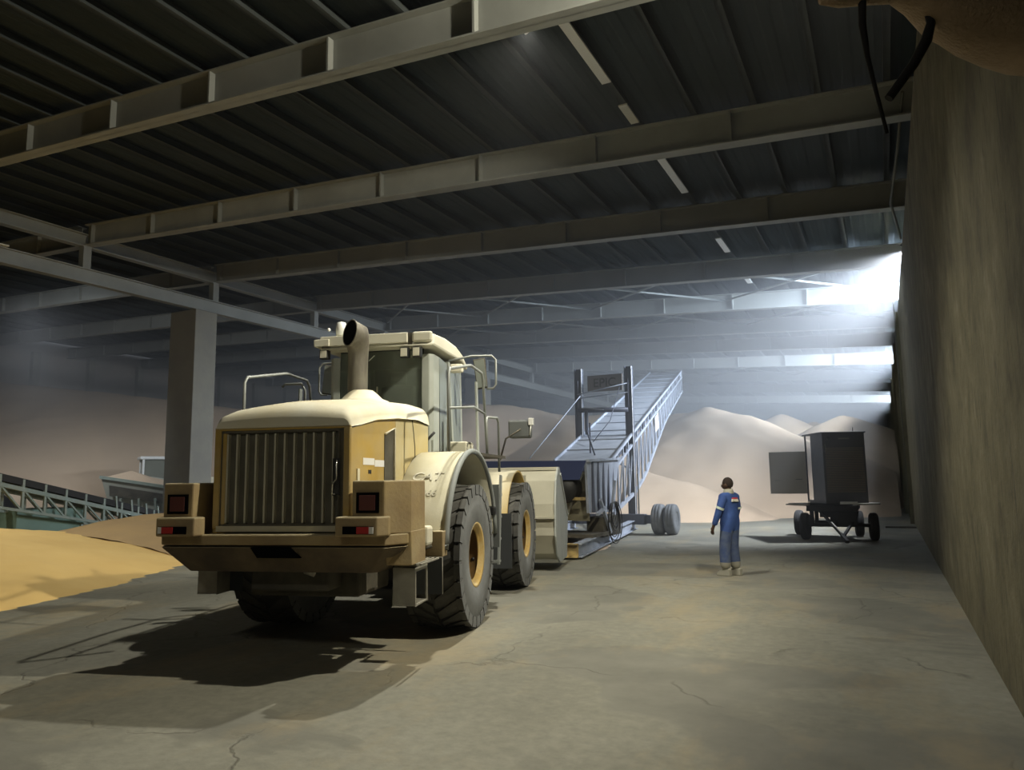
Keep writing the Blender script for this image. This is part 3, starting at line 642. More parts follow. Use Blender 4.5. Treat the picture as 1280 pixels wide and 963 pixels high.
# pillars (rear corners rounded, wide grey panels), front pillars
for sd in (-1, 1):
    MB().prism([(sd * (cx - 0.16), y0 + 0.0), (sd * (cx - 0.05), y0 + 0.0), (sd * (cx + 0.0), y0 + 0.05), (sd * cx, y0 + 0.30), (sd * (cx - 0.05), y0 + 0.30), (sd * (cx - 0.06), y0 + 0.08)], 'z', zb, zt - 0.08).build('rear_pillar', 'cabgrey', cab, 0.012)
    quadprism([(sd * cx, y0 + 0.33, zb), (sd * cx, y0 + 0.92, zb), (sd * (cx - 0.02), y0 + 0.70, zt - 0.12), (sd * (cx - 0.02), y0 + 0.33, zt - 0.08)], 0.01, 'side_window', 'sideglass', cab)
    MB().bar((sd * cx, y0 + 0.98, zb - 0.1), (sd * (cx - 0.02), y0 + 0.76, zt - 0.08), 0.05, 0.07).build('middle_pillar', 'cabgrey', cab)
    quadprism([(sd * cx, y0 + 1.02, zb), (sd * cx, y1 - 0.06, zb), (sd * (cx - 0.02), y1 - 0.06, zt - 0.12), (sd * (cx - 0.02), y0 + 0.80, zt - 0.08)], 0.006, 'door_window', 'sideglass', cab)
    MB().bar((sd * (cx - 0.03), y1, zb - 0.3), (sd * (cx - 0.05), y1 - 0.05, zt - 0.05), 0.07, 0.08).build('front_pillar', 'cabgrey', cab)
quadprism([(-cx + 0.14, y0 + 0.02, 2.3), (cx - 0.14, y0 + 0.02, 2.3), (cx - 0.15, y0 + 0.03, zt - 0.02), (-cx + 0.15, y0 + 0.03, zt - 0.02)], -0.006, 'rear_window', 'glass', cab)
MB().tube([(cx - 0.145, y0 + 0.0, 2.0), (cx - 0.15, y0 + 0.01, zt - 0.05)], 0.006, 5).build('window_seal', 'black', cab)
quadprism([(-cx + 0.05, y1, 2.2), (cx - 0.05, y1, 2.2), (cx - 0.08, y1 - 0.05, zt - 0.05), (-cx + 0.08, y1 - 0.05, zt - 0.05)], 0.006, 'front_window', 'glass', cab)
bx('cab_rear_wall', (-cx, y0 + 0.02, 1.5), (cx, y0 + 0.06, 2.32), 'cabgrey', cab)
bx('cab_floor', (-cx, y0 + 0.06, 1.5), (cx, y1, 1.95), 'cabgrey', cab, 0.02)
# blind and seat inside
quadprism([(-0.6, y0 + 0.05, 3.30), (0.6, y0 + 0.05, 3.30), (0.6, y0 + 0.06, zt), (-0.6, y0 + 0.06, zt)], 0.01, 'window_header', 'seat', cab)
MB().box((-0.25, 1.15, 2.5), (0.25, 1.3, 3.15)).box((-0.27, 1.15, 2.35), (0.27, 1.7, 2.5)).box((-0.13, 1.15, 3.17), (0.13, 1.26, 3.35)).build('seat', 'seat', cab, 0.04)
# roof with overhanging visor and sloping front
rpts = [(0.30, 3.56), (0.38, 3.73), (0.9, 3.76), (1.45, 3.74), (1.85, 3.66), (2.12, 3.52), (2.08, 3.47), (1.8, 3.56), (0.45, 3.56)]
rf_ = MB().prism(rpts, 'x', -0.80, 0.80).build('cab_roof', 'cabroof', cab, 0.03)
MB().tube([(-0.78, 0.31, 3.575), (0.78, 0.31, 3.575)], 0.018, 6).build('roof_gutter', 'cabroof', rf_)
bx('roof_joint', (0.46, 0.29, 3.58), (0.52, 0.33, 3.735), 'grime', rf_)
bx('roof_edge', (-0.78, 0.27, 3.60), (0.46, 0.33, 3.74), 'cabroof', rf_, 0.012)
bx('roof_edge', (0.52, 0.27, 3.60), (0.80, 0.33, 3.745), 'cabroof', rf_, 0.03)
for x in (0.36, 0.53):
    lm = MB().box((x, 0.25, 3.40), (x + 0.12, 0.34, 3.54)).build('work_lamp', 'black', cab, 0.012); bx('lamp_lens', (x + 0.015, 0.243, 3.415), (x + 0.105, 0.252, 3.525), 'cabroof', lm, 0.006)
bx('roof_bracket', (-0.86, 0.25, 3.60), (-0.64, 0.5, 3.70), 'cabroof', cab, 0.01)
lm = MB().box((-0.80, 0.30, 3.44), (-0.68, 0.40, 3.57)).build('work_lamp', 'black', cab, 0.01); bx('lamp_lens', (-0.785, 0.293, 3.455), (-0.695, 0.302, 3.555), 'cabroof', lm)
# beacon and antenna
bc = MB().lathe([(3.80, 0.0), (3.80, 0.07), (3.90, 0.075), (3.98, 0.06), (4.0, 0.0)], 'z', 16, (-0.60, 0.55, 0.0)).build('beacon', 'lamp', cab)
MB().box((-0.64, 0.5, 3.66), (-0.56, 0.6, 3.82)).build('beacon_base', 'cabroof', bc)
MB().sphere((-0.76, 0.5, 3.88), 0.025, 8, 6).build('camera_bulb', 'white', cab)
MB().lathe([(3.78, 0.0), (3.78, 0.14), (3.83, 0.10), (3.84, 0.0)], 'z', 16, (-0.02, 0.8, 0)).build('gps_puck', 'white', cab)
# writing on the rear window
wt = MB(); x = -0.42; rnd = random.Random(3)
hs = [0.05, 0.03, 0.045, 0.03, 0.035, 0.03, 0.05, 0.03, 0.03, 0.045, 0.03, 0.035, 0.05, 0.035, 0.03, 0.04]
for h in hs:
    zz_ = 2.66; yq = y0 + 0.012
    wt.tube([(x, yq, zz_), (x + 0.004, yq, zz_ + h)], 0.0035, 4); wt.tube([(x, yq, zz_ + h), (x + 0.02, yq, zz_ + h * 0.4), (x + 0.03, yq, zz_)], 0.003, 4); x += 0.038
wt.tube([(-0.42, y0 + 0.012, 2.625), (0.20, y0 + 0.012, 2.645)], 0.004, 4)
wt.tube([(0.30, y0 + 0.012, 2.64), (0.30, y0 + 0.012, 2.71)], 0.006, 4); wt.tube([(0.265, y0 + 0.012, 2.66), (0.30, y0 + 0.012, 2.645), (0.335, y0 + 0.012, 2.66)], 0.005, 4); wt.tube([(0.28, y0 + 0.012, 2.69), (0.32, y0 + 0.012, 2.69)], 0.005, 4)
wt.build('window_lettering', 'sticker', cab)
bx('reflection_tape', (-0.06, y0 + 0.008, 2.98), (-0.04, y0 + 0.014, 3.06), 'cabroof', cab)
MB().bar((-0.17, y0 + 0.01, 3.42), (-0.09, y0 + 0.01, 3.49), 0.012, 0.008).build('wiper_tip', 'white', cab)
MB().tube([(0.42, y0 - 0.02, 2.05), (0.55, y0 - 0.03, 2.12), (0.66, y0 - 0.05, 2.30), (0.78, y0 - 0.05, 2.42)], 0.018, 6).build('cab_hose', 'black', cab)
# rear fenders with dark arch, grey lip
def fender(yc, x0, x1, r, a0, a1, nm, mat_, lip, th=0.03, drop=None):
    m = MB(); n = 20; ring = []
    for i in range(n + 1):
        a = a0 + (a1 - a0) * i / n; ring.append((yc + r * math.cos(a), 0.93 + r * math.sin(a)))
    if drop: ring = [(ring[0][0], drop)] + ring
    k = len(ring); inner = []
    for i, (y, z) in enumerate(ring):
        d = V((y - yc, z - 0.93)); d = d.normalized() if z > 0.95 else V((math.copysign(1, y - yc), 0)); inner.append((y - d.x * th, z - d.y * th))
    for x_ in (x0, x1):
        m.v += [(x_, y, z) for y, z in ring] + [(x_, y, z) for y, z in inner]
    K = 2 * k
    for i in range(k - 1):
        m.f.append((i, i + 1, K + i + 1, K + i)); m.sm.append(True)
        m.f.append((k + i, K + k + i, K + k + i + 1, k + i + 1)); m.sm.append(True)
        m.f.append((i, k + i, k + i + 1, i + 1)); m.sm.append(False)
        m.f.append((K + i, K + i + 1, K + k + i + 1, K + k + i)); m.sm.append(False)
    m.f += [(0, K, K + k, k), (k - 1, 2 * k - 1, K + 2 * k - 1, K + k - 1)]; m.sm += [False, False]
    o = m.build(nm, mat_, LD)
    if lip: MB().tube([(x1, y, z) for y, z in ring], 0.035, 8).build('fender_lip', lip, o)
    return o, ring
for sd in (1, -1):
    f, ring = fender(0.2, sd * 0.72, sd * 1.36, 1.22, PI * 0.97, PI * 0.03 + 0.0, 'rear_fender', 'fendercream', 'greyrim', drop=1.10)
    # inner wall of the arch
    MB().prism([(y, z) for y, z in ring[1:]] + [(1.3, 1.3), (-0.9, 1.3)], 'x', sd * 0.70, sd * 0.74).build('arch_wall', 'grime', f)
    bx('arch_stop', (sd * 1.20, 1.22, 1.30), (sd * 1.40, 1.36, 1.42), 'black', f, 0.02)
    # box of the steps behind the wheel
    bx('fender_skirt', (sd * 0.80, -1.12, 0.98), (sd * 1.36, -0.95, 1.25), 'brownyellow', f, 0.01)
    bx('filter_canister', (sd * 0.98, -1.62, 1.08), (sd * 1.14, -1.42, 1.33), 'cream', f, 0.03)
    bx('filter_canister', (sd * 1.12, -1.40, 1.12), (sd * 1.28, -1.20, 1.32), 'cream', f, 0.03)
    bo = MB()
    for k_ in range(3): bo.tube([(sd * (1.16), -1.18 - 0.0, 1.06 + 0.08 * k_), (sd * 1.24, -1.13, 1.10 + 0.08 * k_)], 0.018, 8)
    bo.build('bolts', 'grime', f)
# lettering on the right rear fender's face, following its curve
rf = 1.224
a = PI * 0.735
text('fender_lettering', 'CAT', 0.185, 'fadedtext', LD, frame_mat((1.02, 0.2 + rf * math.cos(a), 0.93 + rf * math.sin(a)), (1, 0, 0), (0, math.cos(a), math.sin(a))), 0.003, 0.2)
a = PI * 0.80
text('fender_lettering', '966', 0.12, 'fadedtext', LD, frame_mat((1.10, 0.2 + rf * math.cos(a), 0.93 + rf * math.sin(a)), (1, 0, 0), (0, math.cos(a), math.sin(a))), 0.002, 0.1)
# step boxes and mudflaps
for sd in (1, -1):
    SY = 0 if sd > 0 else 0.5; s_ = MB(); x0, x1 = sd * 1.10, sd * 1.33
    s_.box((x0, -1.93, 0.60), (x1, -1.90, 0.94)).box((x0, -1.93, 0.60), (x1, -1.55, 0.62)).box((x0, -1.93, 0.92), (x1, -1.55, 0.96)).box((x0, -1.58, 0.60), (x0 + sd * 0.03, -1.9, 0.94)).box((x1 - sd * 0.02, -1.58, 0.60), (x1, -1.55, 0.94))
    so = s_.build('access_step', 'steel', LD, 0.006); so.location.y = SY
    bx('tread_plate', (x0, -1.88, 0.965), (x1, -1.30, 0.985), 'steel', so)
    tt = MB()
    for k_ in range(6): tt.box((x0 + sd * (0.02 + 0.05 * k_), -1.93, 0.985), (x0 + sd * (0.04 + 0.05 * k_), -1.35, 1.0))
    tt.build('tread_teeth', 'steel', so)
    bx('step_bracket', (x0 - sd * 0.05, -1.8, 0.9), (x0 + sd * 0.02, -1.6, 1.2), 'grime', so)
    mf = bx('mudflap', (sd * 0.95, -1.18, 0.60), (sd * 1.37, -1.16, 0.98), 'mud', LD); 
    MB().tube([(sd * 1.37, -1.17, 0.60), (sd * 1.37, -1.17, 0.98), (sd * 0.95, -1.17, 0.98)], 0.007, 5).build('flap_edge', 'steel', mf)
    bx('middle_flap', (sd * 1.05, 1.42, 0.85), (sd * 1.42, 1.44, 1.72), 'clad', LD)
    # ladder and platform behind the arch
    ld = MB()
    for x_ in (sd * 1.02, sd * 1.38): ld.bar((x_, 1.55, 0.6), (x_, 1.75, 1.85), 0.03, 0.06)
    for k_ in range(4): ld.box((sd * 1.02, 1.52 + 0.05 * k_, 0.62 + 0.31 * k_), (sd * 1.38, 1.70 + 0.05 * k_, 0.65 + 0.31 * k_))
    ld.build('ladder', 'rail', LD)
    bx('platform', (sd * 0.74, 0.6, 2.10), (sd * 1.38, 2.1, 2.14), 'grime', LD)
    bx('air_box', (sd * 0.80, 1.05, 2.14), (sd * 1.05, 1.45, 2.32), 'fendercream', LD, 0.02)
    # handrails
    X = sd * 1.30
    hr = MB().tube([(X, -0.68, 2.12), (X, -0.68, 3.02), (X, -0.62, 3.09), (X, 0.35, 3.27), (X, 0.95, 3.25), (X, 1.03, 3.17), (X, 1.25, 2.12)], 0.019, 8)
    hr.tube([(X, -0.68, 2.62), (X, 0.5, 2.74), (X, 1.12, 2.70)], 0.016, 8)
    hr.build('handrail', 'rail', LD)
    X2 = sd * 1.36
    hr = MB().tube([(X2, 1.0, 2.10), (X2, 0.95, 2.58), (X2, 1.0, 2.64), (X2, 1.62, 2.68), (X2, 1.72, 2.62), (X2, 1.75, 1.9)], 0.018, 8); hr.build('handrail', 'rail', LD)
    MB().bar((sd * 1.30, 0.72, 2.12), (sd * 1.28, 0.72, 3.1), 0.02, 0.08).build('mirror_post', 'cabgrey', LD)
    # roof mirror on its arm
    mr = MB().tube([(sd * 0.72, 1.3, 3.50), (sd * 1.02, 1.5, 3.59), (sd * 1.32, 1.5, 3.58), (sd * 1.38, 1.5, 3.52), (sd * 1.38, 1.5, 3.16), (sd * 1.34, 1.5, 3.10), (sd * 1.24, 1.5, 3.10)], 0.016, 8).build('mirror_arm', 'rail', LD)
    MB().hexa([(sd * 1.12, 1.40, 3.08), (sd * 1.28, 1.38, 3.10), (sd * 1.28, 1.42, 3.10), (sd * 1.12, 1.44, 3.08), (sd * 1.06, 1.40, 3.52), (sd * 1.24, 1.38, 3.54), (sd * 1.24, 1.42, 3.54), (sd * 1.06, 1.44, 3.52)]).build('mirror_shell', 'grime', mr, 0.012)
    MB().hexa([(sd * 1.135, 1.38, 3.10), (sd * 1.27, 1.368, 3.12), (sd * 1.27, 1.39, 3.12), (sd * 1.135, 1.395, 3.10), (sd * 1.08, 1.38, 3.50), (sd * 1.23, 1.368, 3.52), (sd * 1.23, 1.39, 3.52), (sd * 1.08, 1.395, 3.50)]).build('mirror_glass', 'mirror', mr)
    sl = MB().box((sd * 0.80, 1.1, 3.30), (sd * 0.98, 1.2, 3.42)).build('side_lamp', 'cream', LD, 0.02)
    fl = MB().tube([(sd * 1.1, 3.0, 2.1), (sd * 1.2, 3.0, 2.45), (sd * 1.45, 3.0, 2.6)], 0.016, 6).build('front_lamp_arm', 'grime', LD)
    MB().box((sd * 1.24, 3.0, 2.46), (sd * 1.60, 3.25, 2.75)).build('front_lamp', 'clad', fl, 0.03)
    bx('lamp_cap', (sd * 1.58, 2.98, 2.66), (sd * 1.66, 3.08, 2.78), 'white', fl, 0.01)
    MB().tube([(sd * 1.62, 3.0, 2.66), (sd * 1.60, 3.0, 2.5)], 0.012, 5).build('lamp_clip', 'white', fl)
# left mirror seen over the hood
MB().tube([(-1.3, 0.9, 2.12), (-1.3, 0.9, 3.10), (-1.36, 0.9, 3.2), (-1.62, 0.9, 3.2), (-1.66, 0.9, 3.16)], 0.018, 8).build('handrail', 'rail', LD)
# front fenders
for sd in (1, -1):
    f, ring = fender(3.65, sd * 0.72, sd * 1.27, 1.01, PI * 0.97, PI * 0.25, 'front_fender', 'yellow', None, drop=1.25)
    bx('front_flap', (sd * 0.80, 2.57, 0.42), (sd * 1.36, 2.60, 1.26), 'mud', f)
bx('front_frame', (-0.72, 2.5, 1.2), (0.72, 4.3, 1.9), 'yellow', LD, 0.05)
# lift arms and bucket
for sd in (1, -1):
    MB().prism([(3.0, 1.7), (3.3, 2.0), (4.6, 1.5), (5.6, 0.75), (5.6, 0.45), (5.3, 0.45), (4.2, 1.15), (3.0, 1.45)], 'x', sd * 0.42, sd * 0.56).build('lift_arm', 'yellow', LD, 0.02)
MB().prism([(3.8, 1.6), (4.0, 1.75), (5.5, 1.6), (5.5, 1.4)], 'x', -0.12, 0.12).build('tilt_link', 'yellow', LD, 0.02)
bk = MB(); BW = 1.62
prof = [(6.15, 1.90), (5.95, 1.98), (5.62, 1.75), (5.50, 1.30), (5.48, 0.70), (5.62, 0.34), (5.95, 0.20), (7.0, 0.18)]
inn = [(7.0, 0.23), (5.98, 0.26), (5.70, 0.40), (5.57, 0.72), (5.59, 1.28), (5.70, 1.68), (5.99, 1.92), (6.13, 1.86)]
bk.prism(prof + inn, 'x', -BW, BW)
bko = bk.build('bucket', 'buckets', LD, 0.01)
for sd in (1, -1):
    MB().prism([(6.10, 2.02), (5.92, 2.02), (5.60, 1.76), (5.46, 1.30), (5.44, 0.68), (5.60, 0.30), (5.95, 0.15), (7.00, 0.15), (7.28, 0.95)], 'x', sd * BW, sd * (BW + 0.035)).build('bucket_cheek', 'bucketside', bko, 0.006)
    MB().bar((sd * (BW + 0.045), 6.15, 1.88), (sd * (BW + 0.045), 7.18, 1.0), 0.02, 0.06).build('cheek_bar', 'bucketside', bko)
    for zz_ in (1.86, 1.2): bx('bucket_rib', (sd * 1.0, 5.35, zz_ - 0.5), (sd * 1.05, 5.6, zz_), 'buckets', bko)
bx('top_lip', (-BW, 5.88, 1.955), (BW, 6.0, 2.02), 'buckets', bko, 0.005)
bx('rear_band', (-BW, 5.42, 1.02), (BW, 5.50, 1.06), 'buckets', bko)

# ------------------------------------------------------------------ mobile inclined conveyor
u = V((-0.134, 0.991, 0)); vv = V((0.991, 0.134, 0)); SL = 0.262
C0 = V((-7.68, 19.76, 2.26))
def cp(s, t, z=0): return C0 + u * s + vv * t + V((0, 0, SL * s + z))
CV = tag(empty('mobile_conveyor', (-7.7, 20.5, 0)), 'long blue-grey mobile belt conveyor rising from the loader bucket to the roof', 'conveyor')
CV.rotation_euler = (0, 0, 0)
OFF = V((7.7, -20.5, 0))
def CB(m, name, mt, par=None, bevel=0):
    m.v = [tuple(V(p) + OFF) for p in m.v]; return m.build(name, mt, par or CV, bevel)
hw = 0.82; LEN = 19.6
belt = MB(); belt.hexa([cp(0, -hw, -0.05), cp(0, hw, -0.05), cp(LEN, hw, -0.05), cp(LEN, -hw, -0.05), cp(0, -hw, 0), cp(0, hw, 0), cp(LEN, hw, 0), cp(LEN, -hw, 0)])
bo = CB(belt, 'belt_cover', 'convcover')
for q in range(1, 14):
    s_ = q * 1.4; CB(MB().bar(cp(s_, -hw, 0.015), cp(s_, hw, 0.015), 0.05, 0.03), 'cover_seam', 'convsteel', bo)
for t in (-hw - 0.02, hw + 0.02): CB(MB().bar(cp(0, t, 0.03), cp(LEN, t, 0.03), 0.05, 0.09), 'cover_edge', 'convsteel', bo)
def th(s): # truss depth
    return 0.9 + 0.75 * max(0, min(1, (7 - abs(s - 5)) / 6)) if s < 12 else 0.9 - 0.02 * (s - 12)
for t in (-hw, hw):
    tr = MB(); NS = 22; prev = None
    ss = [LEN * i / NS for i in range(NS + 1)]
    tr.bar(cp(0, t, -0.32), cp(LEN, t, -0.32), 0.08, 0.08)
    for i in range(NS): tr.bar(cp(ss[i], t, -0.32 - th(ss[i])), cp(ss[i + 1], t, -0.32 - th(ss[i + 1])), 0.08, 0.10)
    CB(tr, 'truss_chord', 'convsteel')
    vt = MB(); rr = None
    for i in range(NS + 1):
        CB(MB().bar(cp(ss[i], t, -0.32), cp(ss[i], t, -0.32 - th(ss[i])), 0.05, 0.05), 'truss_post', 'convsteel')
    for i in range(NS):
        CB(MB().bar(cp(ss[i], t, -0.32 - th(ss[i])), cp(ss[i + 1], t, -0.32), 0.04, 0.04), 'truss_brace', 'convsteel')
        CB(MB().bar(cp(ss[i], t, -0.32), cp(ss[i], t, 0), 0.05, 0.05), 'roller_bracket', 'convsteel')
        if i % 2 == 0: vt.bar(cp(ss[i] + 0.4, t - 0.02, -0.02), cp(ss[i] + 0.4, t - 0.02, -0.32), 0.10, 0.03)
    CB(vt, 'idler_plates', 'convdark')['kind'] = 'stuff'
CB(MB().hexa([cp(0, -hw + 0.1, -0.3), cp(0, hw - 0.1, -0.3), cp(LEN, hw - 0.1, -0.3), cp(LEN, -hw + 0.1, -0.3), cp(0, -hw + 0.1, -0.22), cp(0, hw - 0.1, -0.22), cp(LEN, hw - 0.1, -0.22), cp(LEN, -hw + 0.1, -0.22)]), 'return_belt', 'convdark')
CB(MB().hexa([cp(8.6, hw + 0.045, -1.0), cp(9.6, hw + 0.045, -1.0), cp(9.6, hw + 0.06, -1.0), cp(8.6, hw + 0.06, -1.0), cp(8.6, hw + 0.045, -0.4), cp(9.6, hw + 0.045, -0.4), cp(9.6, hw + 0.06, -0.4), cp(8.6, hw + 0.06, -0.4)]), 'white_plate', 'sticker')
CB(MB().lathe([(-hw, 0), (-hw, 0.22), (hw, 0.22), (hw, 0)], 'x', 16, tuple(cp(LEN, 0, -0.22))), 'head_pulley', 'convsteel')
# masts and crossbars
MS = 3.45
for t in (-0.90, 0.78):
    p = C0 + u * MS + vv * t; z0_, z1_ = 0.42, 5.42
    mm = MB(); mm.box((p.x - 0.12, p.y - 0.10, z0_), (p.x - 0.09, p.y + 0.10, z1_)).box((p.x + 0.09, p.y - 0.10, z0_), (p.x + 0.12, p.y + 0.10, z1_)).box((p.x - 0.10, p.y - 0.015, z0_), (p.x + 0.10, p.y + 0.015, z1_))
    CB(mm, 'mast', 'mastdark')
    CB(MB().box((p.x + 0.121, p.y - 0.10, z0_), (p.x + 0.128, p.y - 0.07, z1_)), 'mast_edge', 'sticker')
    CB(MB().bar(p + V((0, -0.14, 4.05 - C0.z)) * 1 + V((0, 0, 0)), p + V((0.0, -0.14, 5.0 - C0.z)), 0.05), 'guide', 'convdark')
pL = C0 + u * MS + vv * (-0.90); pR = C0 + u * MS + vv * 0.78
for za, zb_, nm, r_ in ((4.55, 4.85, 'cross_rod', 0.02), (4.42, 4.55, 'cross_rod', 0.02), (4.02, 3.98, 'cross_tube', 0.08)):
    CB(MB().tube([(pL.x, pL.y - 0.15, za), (pR.x, pR.y - 0.15, zb_)], r_, 8), nm, 'convsteel' if r_ < 0.05 else 'convdark')
CB(MB().tube([(pL.x + 0.1, pL.y - 0.15, 4.5), (pL.x - 0.5, pL.y - 1.4, 3.2), (pL.x - 0.65, pL.y - 2.6, 2.4)], 0.018, 6), 'guy_rope', 'convsteel')
CB(MB().tube([(pL.x + 0.3, pL.y - 0.15, 4.0), (pL.x + 0.3, pL.y - 0.15, 3.2)], 0.06, 6), 'hanger', 'convdark')
CB(MB().bar((pL.x + 0.2, pL.y - 0.15, 4.1), (pL.x + 0.9, pL.y - 0.15, 4.0), 0.03), 'strut', 'convsteel')
CB(MB().tube([(pR.x - 0.25, pR.y - 0.2, 4.75), (pR.x - 0.4, pR.y - 0.8, 3.6), (pR.x - 0.7, pR.y - 1.6, 2.9)], 0.014, 5), 'guy_rope', 'convdark')
for a_, b_, q in (((-0.6, 1.0), (-0.55, 1.0), 0.9), ((-0.2, 0.7), (-0.6, 0.9), 0.8)):
    CB(MB().bar(cp(a_[1], 0.1 + a_[0] * 0.5 + 0.2, 0.0), cp(a_[1], 0.1 + a_[0] * 0.5 - (0.25 if q < 0.9 else 0.0) + 0.2, q), 0.04), 'prop', 'convdark')
# name board behind the masts
nb = V(((pL.x + pR.x) / 2 - 0.13, pL.y + 0.6, 4.98))
bd = CB(MB().box((nb.x - 0.62, nb.y, nb.z - 0.28), (nb.x + 0.62, nb.y + 0.04, nb.z + 0.28)), 'name_board', 'boardbrown')
text('board_lettering', 'EPIC', 0.42, 'grime', CV, Matrix.Translation(OFF) @ frame_mat((nb.x, nb.y - 0.01, nb.z), (1, 0, 0), (0, -1, 0)), 0.006)
# hopper: navy side walls, receiving the bucket; grey ribbed side plate on the right
hp = []
HX0, HX1, HY0, HY1 = -9.05, -6.25, 16.45, 19.6
CB(MB().hexa([(HX0, HY1, 1.15), (-6.95, HY1, 1.15), (-6.95, HY1 + 0.05, 1.15), (HX0, HY1 + 0.05, 1.15), (HX0 - 0.1, HY1 - 0.1, 2.24), (-6.8, HY1 - 0.1, 2.22), (-6.8, HY1, 2.22), (HX0 - 0.1, HY1, 2.24)]), 'hopper_wall', 'blue')
CB(MB().hexa([(HX0, HY0, 1.75), (-6.5, HY0, 1.75), (-6.5, HY0 + 0.04, 1.75), (HX0, HY0 + 0.04, 1.75), (HX0, HY0 - 0.05, 2.24), (-6.3, HY0 - 0.05, 2.20), (-6.3, HY0, 2.20), (HX0, HY0, 2.24)]), 'hopper_lip', 'blue')
# right side plate
s0 = V((-6.42, 16.6, 0)); s1 = V((-6.80, 20.1, 0))
pl = MB().hexa([(-6.50, 16.9, 0.95), (-6.86, 19.8, 0.85), (-6.80, 19.8, 0.85), (-6.44, 16.9, 0.95), (s0.x, s0.y, 2.20), (s1.x, s1.y, 2.32), (s1.x + 0.06, s1.y, 2.32), (s0.x + 0.06, s0.y, 2.20)])
po = CB(pl, 'side_plate', 'convsteel')
for q in range(5):
    f_ = 0.12 + q * 0.2; x_ = -6.44 + (-0.36) * f_; y_ = 16.9 + 2.9 * f_
    CB(MB().bar((x_ + 0.03, y_, 0.95), (x_ + 0.05, y_ - 0.1, 2.18), 0.06, 0.10), 'plate_rib', 'mastdark', po)
CB(MB().bar((s0.x + 0.08, s0.y, 2.20), (s1.x + 0.08, s1.y, 2.32), 0.10, 0.06), 'plate_rim', 'convsteel', po)
CB(MB().bar((HX0, 16.7, 1.30), (-6.45, 16.7, 1.30), 0.06, 0.07), 'cross_bar', 'frameyellow')
sk = CB(MB().box((-9.0, 17.1, 0.75), (-6.52, 17.15, 1.95)), 'rubber_skirt', 'skirt')
for q in range(7):
    x_ = -8.45 + q * 0.22
    CB(MB().bar((x_, 17.08, 0.78), (x_ + 0.5, 17.08, 1.92), 0.07, 0.05), 'stripe_rib', 'hopper', sk)  # diagonal ribs imitating shadow stripes on the corrugated skirt
CB(MB().lathe([(-0.5, 0), (-0.5, 0.36), (0.0, 0.36), (0.0, 0)], 'y', 20, (-7.0, 17.0, 1.55)), 'drum', 'black')
# hydraulics, coiled hoses under the side plate
CB(MB().box((-6.9, 17.9, 0.30), (-6.45, 19.3, 0.8)), 'power_pack', 'grime', bevel=0.02)
CB(MB().box((-7.9, 16.9, 0.36), (-6.35, 18.2, 0.44)), 'deck_plate', 'grime')
for q in range(8):
    ry = 0.14 + 0.055 * q; rz = 0.22 + 0.045 * q
    pts = [(-6.40 + 0.02 * (q % 4), 18.5 + ry * math.cos(a) + 0.03 * (q % 3), 1.12 - rz * 0.9 + rz * math.sin(a)) for a in [2 * PI * k_ / 22 for k_ in range(22)]]
    CB(MB().tube(pts, 0.013, 5, closed=True), 'hose', 'black')
for a_, b_ in (((-6.4, 17.6, 1.25), (-6.4, 18.3, 0.4)), ((-6.38, 17.3, 0.9), (-6.38, 17.9, 1.05)), ((-6.38, 18.7, 1.7), (-6.38, 18.4, 1.0))):
    CB(MB().bar(a_, b_, 0.07), 'jack', 'convsteel')
# grain spilled on the deck, base frame beams, axle and twin wheels
FR0 = V((-6.22, 15.55, 0.20)); FR1 = V((-7.42, 23.6, 0.28))
def ibeam(a, b_, name, mt):
    m = MB(); m.bar(a + V((0, 0, 0.14)), b_ + V((0, 0, 0.14)), 0.2, 0.025).bar(a - V((0, 0, 0.14)), b_ - V((0, 0, 0.14)), 0.2, 0.025).bar(a, b_, 0.03, 0.28); return CB(m, name, mt)
ibeam(FR0, FR1, 'base_beam', 'convsteel'); ibeam(FR0 + V((-2.6, -0.3, 0)), FR1 + V((-2.0, -0.2, 0)), 'base_beam', 'convsteel')
ibeam(FR0 + V((0.02, 0.0, 0)), FR0 + V((-2.6, -0.3, 0)), 'end_beam', 'frameyellow')
CB(MB().box((FR1.x - 2.1, FR1.y - 0.6, 0.30), (FR1.x + 0.5, FR1.y - 0.3, 0.62)), 'axle_beam', 'convdark')
CB(MB().bar((pR.x, pR.y, 0.46), (-6.5, 23.2, 0.46), 0.28, 0.26), 'axle_box', 'convdark')
CB(MB().box((pR.x - 0.25, pR.y - 0.25, 0.38), (pR.x + 0.25, pR.y + 0.25, 0.46)), 'mast_foot', 'convsteel')
CB(MB().bar((pR.x + 0.05, pR.y - 0.1, 2.0), (pR.x - 0.5, pR.y - 0.3, 2.35), 0.06), 'mast_brace', 'convsteel')
CB(MB().bar((pR.x + 0.2, pR.y, 0.5), (pR.x + 0.2, pR.y, 1.9), 0.04), 'lifting_rod', 'pipe')
def small_wheel(c, r, w, mt, parent, axis='x', par_off=None):
    m = MB(); m.lathe([(-w / 2 + 0.01, r * 0.5), (-w / 2, r * 0.62), (-w / 2, r * 0.86), (-w / 2 + 0.03, r * 0.97), (-w * 0.18, r), (-w * 0.15, r * 0.975), (-w * 0.12, r), (w * 0.12, r), (w * 0.15, r * 0.975), (w * 0.18, r), (w / 2 - 0.03, r * 0.97), (w / 2, r * 0.86), (w / 2, r * 0.62), (w / 2 - 0.01, r * 0.5)], axis, 32)
    m.lathe([(-w / 2 + 0.02, r * 0.52), (-w / 2 + 0.05, r * 0.3), (-w / 2 + 0.03, 0)], axis, 24); m.lathe([(w / 2 - 0.02, r * 0.52), (w / 2 - 0.05, r * 0.3), (w / 2 - 0.03, 0)], axis, 24)
    m.v = [(p[0] + c[0], p[1] + c[1], p[2] + c[2]) for p in m.v]
    return m
